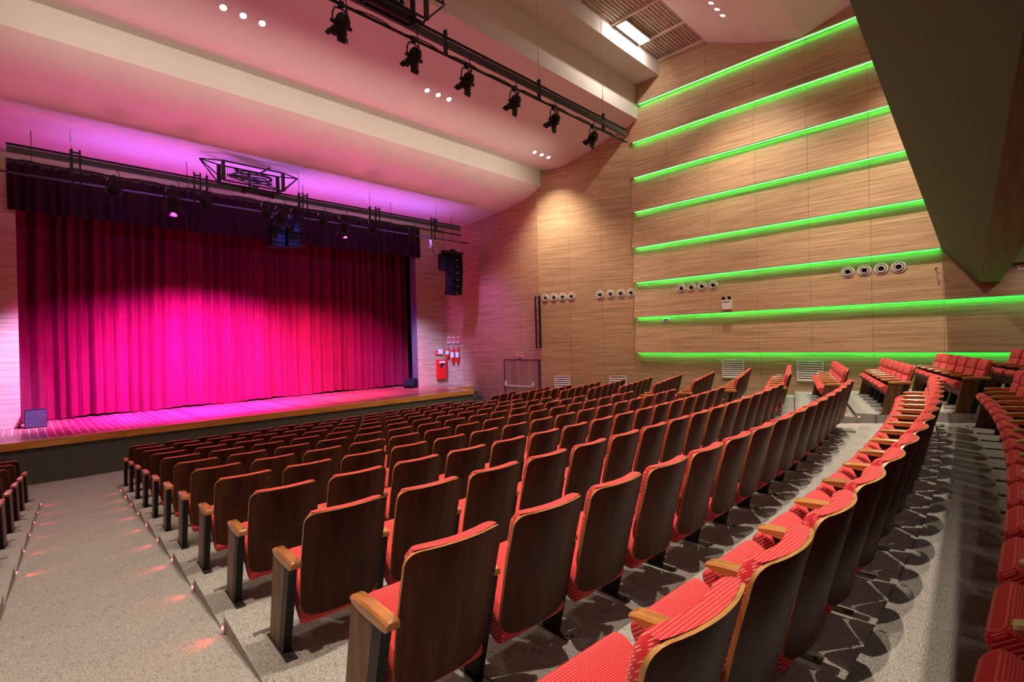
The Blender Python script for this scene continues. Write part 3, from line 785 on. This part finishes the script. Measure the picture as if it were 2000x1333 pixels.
# emergency light box
t = thing('emergency_light', 'white emergency light box with two lamp heads above a green strip', 'emergency light', (W-0.185, 6.07, 0.79))
MB().box((W-0.260, 5.95, 0.79), (W-0.125, 6.21, 1.08)).build('box', 'white_plastic', t)
MB().box((W-0.263, 5.98, 1.005), (W-0.260, 6.18, 1.025)).build('label_strip', 'grey_metal', t)
for y in (6.165, 5.99):
    h = MB().lathe([(0.0, -0.05), (0.035, -0.045), (0.062, 0.01), (0.066, 0.03)], (W-0.215, y, 1.135), (-0.9, 0, -0.25), 16).build('lamp_head', 'white_plastic', t)
    MB().lathe([(0.062, 0.022), (0, 0.022)], (W-0.215, y, 1.135), (-0.9, 0, -0.25), 16).build('lens', 'speaker_grille', h)
    MB().tube([(W-0.195, y, 1.075), (W-0.195, y, 1.12)], 0.014, 8).build('swivel', 'grey_metal', t)
t = thing('junction_box', 'small white box below the seventh green strip', 'box', (W-0.02, 8.18, 0.53))
MB().box((W-0.05, 8.06, 0.53), (W-0.004, 8.30, 0.64)).build('body', 'white_plastic', t)
MB().box((W-0.053, 8.09, 0.555), (W-0.05, 8.27, 0.60)).build('face', 'grey_metal', t)
t = thing('wall_hook', 'small dark wall hook beside the balcony corner', 'hook', (W-0.120, 1.2, 1.33))
MB().lathe([(0, 0.012), (0.025, 0.01), (0.028, 0.0)], (W-0.075, 1.22, 1.45), (-1, 0, 0), 12).build('plate', 'black_metal', t)
MB().tube([(W-0.080, 1.22, 1.45), (W-0.170, 1.20, 1.42), (W-0.190, 1.18, 1.36), (W-0.170, 1.16, 1.33), (W-0.140, 1.16, 1.35)], 0.010, 6).build('hook_arm', 'steel', t)
t = thing('exit_sign', 'red and white sign on the wall under the balcony', 'sign', (W-0.100, -0.3, 1.26))
MB().box((W-0.100, -0.50, 1.262), (W-0.082, -0.12, 1.352)).build('panel', 'white_plastic', t)
MB().box((W-0.102, -0.49, 1.30), (W-0.100, -0.15, 1.345)).build('red_band', 'sign_red', t)
# exit door
Aj, dj, nj = frame_of(K2, J2)
def on(s, z, f): v = Aj+dj*s+nj*f; return (v.x, v.y, z)
def wbox(s0, s1, z0, z1, f0, f1):
    return MB().add([on(s0,z0,f0), on(s1,z0,f0), on(s1,z0,f1), on(s0,z0,f1), on(s0,z1,f0), on(s1,z1,f0), on(s1,z1,f1), on(s0,z1,f1)],
                    [(3,2,1,0),(4,5,6,7),(0,1,5,4),(1,2,6,5),(2,3,7,6),(3,0,4,7)])
s0, s1 = 0.10, 1.97
dr = struct(wbox(s0+0.03, s1-0.03, FL+0.01, DZ-0.03, -0.010, -0.003).build('door_1', 'door_laminate'))
for a_, b_, za, zb in [(s0, s0+0.03, FL, DZ), (s1-0.03, s1, FL, DZ), (s0, s1, DZ-0.03, DZ)]:
    wbox(a_, b_, za, zb, -0.011, 0.006).build('door_frame', 'dark_plate', dr)
bar = MB().tube([on(1.88, -1.66, -0.02), on(1.88, -1.68, 0.05), on(1.86, -1.78, 0.07), on(1.78, -1.80, 0.07), on(0.50, -1.80, 0.07), on(0.42, -1.78, 0.07), on(0.40, -1.68, 0.05), on(0.40, -1.66, -0.02)], 0.020, 8).build('push_bar', 'white_metal', dr)
for s in (1.88, 0.40): wbox(s-0.035, s+0.035, -1.82, -1.60, -0.018, 0.03).build('bar_bracket', 'white_metal', dr)
t = thing('door_sign', 'small red and white sign above the exit door', 'sign', on(1.06, -0.665, 0.02))
wbox(0.92, 1.20, -0.655, -0.575, 0.0, 0.03).build('panel', 'white_plastic', t)
wbox(0.95, 1.17, -0.640, -0.592, 0.03, 0.033).build('red_face', 'sign_red', t)
# black ladder-like boom on the wall kink
t = thing('lighting_boom', 'black upright ladder boom fixed at the wall corner right of the door', 'boom', (14.05, 12.65, -0.3))
for y in (12.58, 12.80): MB().box((14.02, y-0.016, -0.30), (14.075, y+0.016, 1.69)).build('rail', 'black_metal', t)
for z in (-0.26, 0.20, 0.68, 1.16, 1.64): MB().tube([(14.045, 12.59, z), (14.045, 12.79, z)], 0.016, 8).build('rung', 'grey_metal', t)
MB().box((14.06, 12.60, -0.28), (14.075, 12.66, 1.67)).build('strip_plate', 'black_metal', t)
for z in (0.0, 1.4): MB().box((14.07, 12.67, z), (14.20, 12.71, z+0.05)).build('wall_arm', 'black_metal', t)

# fire cabinet, alarm, extinguishers
t = thing('fire_cabinet', 'red fire hose cabinet on the wall right of the curtain', 'cabinet', (13.44, YP-0.1, -1.61))
MB().box((13.175, YP-0.10, -1.61), (13.715, YP-0.005, -0.755)).build('body', 'red_paint', t)
dd = MB().box((13.19, YP-0.115, -1.595), (13.70, YP-0.10, -0.77)).build('door', 'red_paint', t)
MB().box((13.28, YP-0.118, -0.90), (13.61, YP-0.115, -0.82)).build('label', 'white_plastic', dd)
MB().box((13.34, YP-0.118, -1.10), (13.56, YP-0.115, -0.92)).build('window', 'dark_hole', dd)
MB().box((13.50, YP-0.124, -1.09), (13.53, YP-0.118, -1.03)).build('latch', 'white_plastic', dd)
t = thing('alarm_button', 'small red fire alarm button beside a white box', 'alarm', (13.22, YP-0.04, -0.51))
MB().box((13.15, YP-0.06, -0.51), (13.29, YP-0.004, -0.355)).build('case', 'red_paint', t)
MB().box((13.19, YP-0.063, -0.48), (13.25, YP-0.06, -0.42)).build('glass', 'white_plastic', t)
t = thing('wall_box', 'white square wall box beside the red alarm button', 'box', (13.42, YP-0.04, -0.51))
MB().box((13.32, YP-0.07, -0.51), (13.525, YP-0.004, -0.29)).build('case', 'white_plastic', t)
MB().box((13.37, YP-0.073, -0.49), (13.42, YP-0.07, -0.46)).build('switch', 'dark_hole', t)
Ap, dp, npv = frame_of(P2, J2)
for i, (s, zb, zt) in enumerate([(0.13, -0.66, -0.26), (0.41, -0.88, -0.26), (0.68, -0.88, -0.26)]):
    c = Ap+dp*s+npv*0.11
    t = thing('fire_extinguisher', ['short red extinguisher with a violet label, nearest the fire cabinet', 'tall red extinguisher hung between two others', 'tall red extinguisher hung farthest from the fire cabinet'][i], 'extinguisher', (c.x, c.y, zb), 'fire extinguishers')
    r = 0.085
    MB().lathe([(0, 0), (r*0.8, 0.0), (r, 0.03), (r, zt-zb-0.10), (r*0.8, zt-zb-0.045), (r*0.35, zt-zb-0.01), (r*0.3, zt-zb+0.02), (0, zt-zb+0.02)], (c.x, c.y, zb), (0, 0, 1), 18).build('cylinder', 'red_paint', t)
    f = -Vector((c.x, c.y, 0)).normalized()
    a0 = math.atan2(f.y, f.x)
    mm = MB(); za = zb+(zt-zb)*0.36; zc = zb+(zt-zb)*0.72
    mm.grid(lambda u, v: (c.x+(r+0.002)*math.cos(a0+(u-0.5)*2.2), c.y+(r+0.002)*math.sin(a0+(u-0.5)*2.2), za+(zc-za)*v), 8, 1)
    mm.build('label', 'label_paper', t)
    MB().tube([(c.x, c.y, zt+0.02), (c.x, c.y, zt+0.06), (c.x+f.x*0.05, c.y+f.y*0.05, zt+0.075)], 0.018, 8).build('valve', 'steel', t)
    L = Vector((-f.y, f.x, 0))
    MB().tube([Vector((c.x, c.y, zt+0.05))+L*(0.11+0.11*math.cos(a))+Vector((0, 0, 0.06+0.10*math.sin(a))) for a in [k*0.5-0.6 for k in range(11)]], 0.012, 8).build('hose', 'cable_black', t)
    MB().box((c.x-0.02, c.y-0.02, zt-0.06), (c.x+0.13*(-npv.x)+0.02, c.y+0.05, zt-0.03)).build('wall_bracket', 'grey_metal', t)
    sg = thing('extinguisher_sign', ['violet and white sign over the short extinguisher', 'pink and white sign over the middle extinguisher', 'pink and white sign over the right extinguisher'][i], 'sign', tuple(Ap+dp*s+npv*0.006+Vector((0, 0, 0))), 'signs above the extinguishers')
    o0 = Ap+dp*(s-0.06); o1 = Ap+dp*(s+0.06)
    MB().prism([(o0.x+npv.x*.004, o0.y+npv.y*.004, -0.02), (o1.x+npv.x*.004, o1.y+npv.y*.004, -0.02), (o1.x+npv.x*.004, o1.y+npv.y*.004, 0.27), (o0.x+npv.x*.004, o0.y+npv.y*.004, 0.27)], npv*0.006).build('plate', 'white_plastic', sg)
    o0 = Ap+dp*(s-0.045); o1 = Ap+dp*(s+0.045)
    MB().prism([(o0.x+npv.x*.010, o0.y+npv.y*.010, 0.04), (o1.x+npv.x*.010, o1.y+npv.y*.010, 0.04), (o1.x+npv.x*.010, o1.y+npv.y*.010, 0.21), (o0.x+npv.x*.010, o0.y+npv.y*.010, 0.21)], npv*0.002).build('pictogram', 'sign_red', sg)
    sg.location.z = -0.02+CZ
    for ch in sg.children:
        for v in ch.data.vertices: v.co.z += 0.02

# ------------------------------------------------------------------ stage monitors and hung loudspeakers
t = thing('stage_monitor', 'grey-fronted loudspeaker box standing at the left edge of the curtain', 'speaker', (0.29, 18.0, ST))
MB().box((0.08, 17.72, ST+0.01), (0.50, 18.08, ST+0.455)).build('cabinet', 'speaker_cabinet', t)
MB().box((0.09, 17.705, ST+0.02), (0.49, 17.72, ST+0.445)).build('grille', 'speaker_grille', t)
for x, z in [(0.115, .04), (0.24, .035), (0.35, .035), (0.465, .04), (0.115, .18), (0.115, .3), (0.465, .18), (0.465, .3), (0.115, .425), (0.24, .43), (0.35, .43), (0.465, .425)]:
    MB().lathe([(0, 0.005), (0.008, 0.004), (0.009, 0)], (x, 17.705, ST+z), (0, -1, 0), 8).build('screw', 'steel', t)
MB().lathe([(0, 0.004), (0.014, 0.003), (0.015, 0)], (0.18, 17.705, ST+0.085), (0, -1, 0), 10).build('badge', 'steel', t)
for x in (0.12, 0.46):
    for y in (17.76, 18.04): MB().box((x-0.02, y-0.02, ST), (x+0.02, y+0.02, ST+0.01)).build('foot', 'cable_black', t)
t = thing('wedge_monitor', 'dark wedge loudspeaker lying at the right edge of the curtain', 'speaker', (12.03, 18.25, ST))
mm = MB(); rr = Matrix.Rotation(R(-68), 3, 'Z'); cc = Vector((12.02, 18.33, ST))
def wp_(x, y, z): return cc + rr @ Vector((x, y, z))
sec = [(-0.17, 0.0), (0.20, 0.0), (0.24, 0.10), (0.02, 0.42), (-0.13, 0.36)]
mm.add([wp_(-0.24, -y, z) for y, z in sec] + [wp_(0.24, -y, z) for y, z in sec], [(0,1,2,3,4), (9,8,7,6,5)] + [(i, 5+i, 5+(i+1) % 5, (i+1) % 5) for i in range(5)])
mm.build('cabinet', 'speaker_cabinet', t)
g0, g1 = Vector((0, -0.238, 0.115)), Vector((0, -0.032, 0.412)); off = Vector((0, -0.012, -0.008))*-1
mm = MB(); nrm = rr @ Vector((0, -0.32, 0.22)).normalized()
mm.prism([wp_(-0.22, g0.y, g0.z), wp_(0.22, g0.y, g0.z), wp_(0.22, g1.y, g1.z), wp_(-0.22, g1.y, g1.z)], nrm*0.012); mm.build('grille', 'speaker_cabinet', t)
MB().tube([wp_(0.245, 0.02, 0.2), wp_(0.262, -0.02, 0.2), wp_(0.262, -0.10, 0.2), wp_(0.245, -0.14, 0.2)], 0.012, 6).build('handle', 'cable_black', t)
# two blue-lit array boxes in the middle of the bar
for i, (xa, xb, zt, zb) in enumerate([(5.39, 5.84, 3.60, 3.02), (5.90, 6.35, 3.66, 3.08)]):
    t = thing('hung_speaker', ['blue-lit loudspeaker hung mid-bar, left of its pair', 'blue-lit loudspeaker hung mid-bar, right of its pair'][i], 'speaker', ((xa+xb)/2, 15.760, zb), 'pair of loudspeakers hung mid-bar')
    mm = MB(); sec = [(15.560, zb), (15.520, zb+0.20), (15.560, zt), (15.980, zt-0.10), (15.960, zb+0.04)]
    mm.prism([(xa, y, z) for y, z in sec], (xb-xa, 0, 0)); mm.build('cabinet', 'speaker_cabinet', t)
    mm = MB(); mm.prism([(xa+0.03, 15.552, zb+0.03), (xa+0.03, 15.510, zb+0.20), (xa+0.03, 15.546, zt-0.05), (xa+0.03, 15.560, zt-0.05), (xa+0.03, 15.560, zb+0.03)], (xb-xa-0.06, 0, 0)); mm.build('grille', 'speaker_grille', t)
    for k in range(1, 4): MB().box((xa+0.03, 15.505, zb+k*0.13), (xb-0.03, 15.522, zb+k*0.13+0.014)).build('louvre_bar', 'speaker_cabinet', t)
    xm = (xa+xb)/2
    MB().box((xm-0.14, 15.660, zt-0.02), (xm-0.05, 15.690, zt+0.45)).build('hanger_plate', 'black_metal', t)
    MB().tube([(xm+0.10, 15.680, zt-0.04), (xm+0.10, 15.680, 4.14), (xm+0.10, 16.0, 4.14)], 0.010, 6).build('hanger_rod', 'steel', t)
light('SPOT', 'array_blue', (5.85, 13.6, 4.1), 260, BLUE, aim=(5.86, 15.55, 3.3), angle=26, blend=1.0)
t = thing('line_array', 'tall black line array hung right of the stage opening', 'speaker', (12.5, 15.95, 1.95))
MB().box((12.00, 15.80, 3.58), (13.02, 15.96, 3.68)).build('fly_bar', 'black_metal', t)
MB().prism([(12.3, 15.84, 3.68), (12.75, 15.84, 3.68), (12.52, 15.84, 3.80)], (0, 0.08, 0)).build('fly_crest', 'black_metal', t)
MB().box((12.08, 15.86, 2.92), (12.42, 16.25, 3.58)).build('bass_box', 'speaker_cabinet', t)
zc = 3.58
for k in range(6):
    h = 0.272; o = 0.006*(k-1.5)**2
    c0 = MB().prism([(12.42, 15.80+o, zc), (12.98, 15.80+o, zc), (12.98, 15.80+o+0.004*k, zc-h+0.012), (12.42, 15.80+o+0.004*k, zc-h+0.012)], (0, 0.42, 0)).build('array_box', 'speaker_cabinet', t)
    MB().box((12.66, 15.785+o, zc-h+0.03), (12.73, 15.80+o, zc-h+0.06)).build('badge', 'steel', c0)
    zc -= h
for x in (12.28, 12.86): MB().tube([(x, 15.88, 3.66), (x, 15.92, 4.12)], 0.012, 6).build('chain', 'steel', t)
MB().tube([(12.10, 15.95, 3.52), (11.9, 15.95, 3.42), (11.7, 15.96, 3.48), (11.58, 15.98, 3.72), (11.55, 16.0, 3.95)], 0.016, 6).build('cable', 'cable_black', t)
MB().tube([(12.25, 15.85, 2.92), (12.22, 15.84, 2.6), (12.34, 15.83, 2.35), (12.42, 15.83, 2.3)], 0.014, 6).build('cable', 'cable_black', t)
MB().prism([(11.48, 15.98, 4.05), (11.58, 15.98, 4.05), (11.60, 15.98, 3.85), (11.56, 15.98, 3.72), (11.46, 15.98, 3.72), (11.50, 15.98, 3.85)], (0, 0.012, 0)).build('cable_tag', 'white_plastic', t)

# ------------------------------------------------------------------ lighting bars
def cyl(a, b, r, n=10): return MB().tube([a, b], r, n)
def truss(name, label, y, x0, x1, zt, zm, zb, hang, ztop, uprights):
    t = thing(name, label, 'lighting bar', ((x0+x1)/2, y, zb))
    cyl((x0, y, zt), (x1, y, zt), 0.026).build('top_pipe', 'black_metal', t)
    MB().box((x0+0.01, y-0.03, zm-0.062), (x1-0.02, y+0.03, zm+0.062)).build('wire_duct', 'grey_metal', t)
    cyl((x0, y, zb), (x1+0.03, y, zb), 0.026).build('bottom_pipe', 'black_metal', t)
    for x in uprights:
        for dx in (-0.07, 0.07):
            MB().box((x+dx-0.018, y-0.05, zb-0.34), (x+dx+0.018, y-0.02, zt+0.14)).build('upright', 'black_metal', t)
        for z in (zb, zt+0.06): MB().box((x-0.07, y-0.055, z-0.02), (x+0.07, y-0.03, z+0.02)).build('rung', 'black_metal', t)
    for x in hang:
        MB().box((x-0.025, y-0.035, zb), (x+0.025, y+0.035, zt+0.12)).build('hanger', 'black_metal', t)
        zz = zt+0.12
        mm = MB()
        for k in range(5):
            z = zz+0.09*k
            mm.tube([Vector((x, y, z+0.05))+Vector((0.018*math.cos(a) if k % 2 else 0, 0.018*math.cos(a) if not k % 2 else 0, 0.055*math.sin(a))) for a in [j*math.pi/4 for j in range(9)]], 0.006, 5, caps=False)
        mm.build('chain', 'steel', t)
        cyl((x, y, zz+0.45), (x, y, ztop), 0.006, 5).build('wire_rope', 'steel', t)
    # loose cable clipped along the bottom pipe
    rnd = random.Random(int(y*10)); pts = []
    L = x1-x0
    for k in range(121):
        u = k/120; pts.append((x0+0.2+(L-0.4)*u, y-0.03+0.01*math.sin(u*60), zb+0.03-0.05*abs(math.sin(u*34))**4))
    MB().tube(pts, 0.011, 5).build('cable_run', 'cable_black', t)
    return t
b1 = truss('lighting_bar', 'long black lighting bar in front of the stage opening', 15.1, -0.11, 12.31, 4.52, 4.41, 4.185, (0.94, 3.66, 6.10, 8.45, 11.18), 5.26, (1.02, 3.43, 6.27, 8.72, 11.0))
b2 = truss('lighting_bar', 'black lighting bar high above the seats, nearest the camera', 7.45, 1.2, 12.08, 5.79, 5.665, 5.45, (2.9, 5.84, 8.48, 11.0), 9.3, ())
t = thing('lighting_pipe', 'thin dark pipe hung just behind the front lighting bar', 'pipe', (6.6, 16.0, 4.11))
cyl((-0.25, 16.0, 4.14), (13.47, 16.0, 4.14), 0.024).build('pipe', 'grey_metal', t)
for x in (0.3, 3.4, 6.6, 9.8, 12.6): cyl((x, 16.0, 4.14), (x, 16.0, 5.2), 0.008, 6).build('suspension_rod', 'black_metal', t)
def basket(x0, x1, x2, x3, y, z0, z1, label):
    t = thing('cable_basket', label, 'cable basket', ((x0+x3)/2, y, z0))
    e = 0.022
    ya, yb = y-0.12, y+0.30
    for yy in (ya, yb):
        cyl((x1, yy, z0), (x2, yy, z0), e, 8).build('rail', 'black_metal', t); cyl((x1, yy, z1), (x2, yy, z1), e, 8).build('rail', 'black_metal', t)
        for x in (x1, x2): MB().box((x-0.045, yy-0.02, z0), (x+0.045, yy+0.02, z1)).build('end_plate', 'black_metal', t)
        for xs, xe in ((x0, x1), (x3, x2)):
            for z in (z0, z1): cyl((xs, (ya+yb)/2, (z0+z1)/2+0.26), (xe, yy, z), 0.018, 6).build('nose_bar', 'black_metal', t)
    cyl(((x1+x2)/2, yb, z0), ((x1+x2)/2, yb, z1), 0.03, 8).build('mid_post', 'black_metal', t)
    mm = MB()
    k = int((x2-x1)/0.055)
    for i in range(k+1):
        x = x1+(x2-x1)*i/k; mm.box((x-0.0035, yb-0.003, z0), (x+0.0035, yb+0.003, z1))
    k = int((z1-z0)/0.055)
    for i in range(k+1):
        z = z0+(z1-z0)*i/k; mm.box((x1, yb-0.003, z-0.0035), (x2, yb+0.003, z+0.0035))
    tag(mm.build('wire_mesh', 'black_metal', t), kind='stuff')
    rnd = random.Random(int(x0*7)); xm = (x1+x2)/2
    for j in range(5):
        pts = []; a = rnd.uniform(0.3, 0.7)*(x2-x1)/1.2
        for i in range(15):
            u = i/14; pts.append((xm+a*math.cos(u*7+j)*(1-0.3*u)+rnd.uniform(-.03, .03), y+0.1+0.12*math.sin(u*9+j), z0+0.08+0.07*j*0.6+0.16*abs(math.sin(u*5+j))))
        sp = []
        for i in range(len(pts)-1):
            for q in range(3): sp.append(tuple(pts[i][c]*(1-q/3)+pts[i+1][c]*q/3 for c in range(3)))
        MB().tube(sp, 0.020, 6).build('coiled_cable', 'cable_black', t)
    MB().tube([(xm+0.1, y+0.1, z0+0.4), (xm+0.25, y+0.1, z1-0.05), (xm+0.5, y+0.1, z1+0.14), (xm+0.62, y+0.1, z1+0.35)], 0.024, 7).build('riser_cable', 'cable_black', t)
    return t
basket(3.52, 4.03, 5.60, 6.10, 15.1, 4.572, 5.10, 'dark cable basket on the front lighting bar, above the curtain')
basket(3.35, 3.86, 5.33, 5.93, 7.45, 5.842, 6.62, 'dark cable basket cut off by the top edge, on the nearer bar')
for nm, xa, xb, yy, zz in [('motor', 4.55, 5.3, 15.04, 4.40), ('motor', 4.10, 5.0, 7.38, 5.70)]:
    t = thing('winch_drum', 'black winch drum under the %s' % ('front cable basket' if yy > 10 else 'nearer cable basket'), 'winch', ((xa+xb)/2, yy, zz-0.1))
    cyl((xa, yy-0.06, zz), (xb, yy-0.06, zz), 0.085, 14).build('drum', 'black_metal', t)
    for x in (xa, xb): cyl((x-0.02, yy-0.06, zz), (x+0.02, yy-0.06, zz), 0.115, 14).build('flange', 'black_metal', t)
    MB().box((xa+0.2, yy-0.1, zz+0.06), (xa+0.36, yy, zz+0.14)).build('mount', 'grey_metal', t)

def spot(p, aim, label, group, s=1.0, barn=True):
    """p: clamp point on the pipe"""
    t = thing('spotlight', label, 'spotlight', p, group)
    p = Vector(p); a = (Vector(aim)-p).normalized()
    c = p+Vector((0, 0, -0.33*s))
    side = a.cross(Vector((0, 0, 1))).normalized()
    MB().box((p.x-0.035*s, p.y-0.04, p.z-0.06*s), (p.x+0.035*s, p.y+0.04, p.z+0.035)).build('clamp', 'black_metal', t)
    yk = MB()
    w_ = 0.15*s
    yk.tube([c+side*w_, c+side*w_+Vector((0, 0, 0.14*s)), c+side*w_*0.7+Vector((0, 0, 0.235*s)), p+Vector((0, 0, -0.07*s)), c-side*w_*0.7+Vector((0, 0, 0.235*s)), c-side*w_+Vector((0, 0, 0.14*s)), c-side*w_], 0.014*s, 6)
    yk.build('yoke', 'black_metal', t)
    for sg in (1, -1): cyl(c+side*w_*sg*0.8, c+side*w_*sg*1.2, 0.032*s, 10).build('tilt_knob', 'black_metal', t)
    bd = MB().lathe([(0, -0.17*s), (0.06*s, -0.17*s), (0.095*s, -0.13*s), (0.11*s, -0.05*s), (0.115*s, 0.07*s), (0.135*s, 0.085*s), (0.135*s, 0.13*s), (0.12*s, 0.13*s), (0.11*s, 0.10*s)], c, a, 18).build('housing', 'black_metal', t)
    for k in range(3): MB().lathe([(0.112*s, -0.10*s+k*0.045*s), (0.122*s, -0.095*s+k*0.045*s), (0.122*s, -0.085*s+k*0.045*s), (0.112*s, -0.08*s+k*0.045*s)], c, a, 18).build('cooling_fin', 'black_metal', bd)
    MB().lathe([(0.11*s, 0.10*s), (0.06*s, 0.115*s), (0, 0.12*s)], c, a, 18).build('lens', 'speaker_grille', t)
    if barn:
        u2 = side.cross(a).normalized()
        for dv in (u2, -u2, side, -side):
            ev = a.cross(dv).normalized(); b0 = c+a*0.13*s+dv*0.125*s; b1_ = b0+a*0.085*s+dv*0.05*s
            MB().prism([b0-ev*0.09*s, b0+ev*0.09*s, b1_+ev*0.07*s, b1_-ev*0.07*s], dv*0.004).build('barn_door', 'black_metal', t)
    MB().tube([c-a*0.16*s, c-a*0.22*s+Vector((0, 0, 0.05)), p+side*0.12*s+Vector((0, 0, -0.10*s)), p+side*0.10*s+Vector((0, 0, 0.10)), p+side*0.03+Vector((0, 0, 0.22))], 0.010, 5).build('power_cable', 'cable_black', t)
    MB().tube([p+Vector((0.03, 0, 0.2)), p+side*-0.10*s+Vector((0, 0, 0.02)), c-side*w_+Vector((0, 0, 0.12*s))], 0.006, 5).build('safety_wire', 'steel', t)
    return t
for i, x in enumerate((3.75, 5.12, 6.35, 7.67, 8.98, 10.50)):
    spot((x, 7.45, 5.45), (x-0.3, 10.4, 2.2), 'black spotlight on the nearer bar, %s from the left' % ORD[i+1], 'spotlights on the nearer lighting bar', 1.0)
for i, (x, s) in enumerate([(1.70, 1), (2.89, 1.25), (3.64, 1), (5.15, 1), (5.56, 1.2), (6.02, 1.2), (6.81, 1), (7.52, 1.2), (8.53, 1), (10.1, 1)]):
    spot((x, 15.1, 4.185), (x+0.5, 18.0, 0.5), 'dark spotlight on the front bar over the stage, %s from the left' % ORD[i+1], 'spotlights on the front lighting bar', s, barn=(s > 1))
for o in bpy.data.objects:
    if '_o' in o: del o['_o']
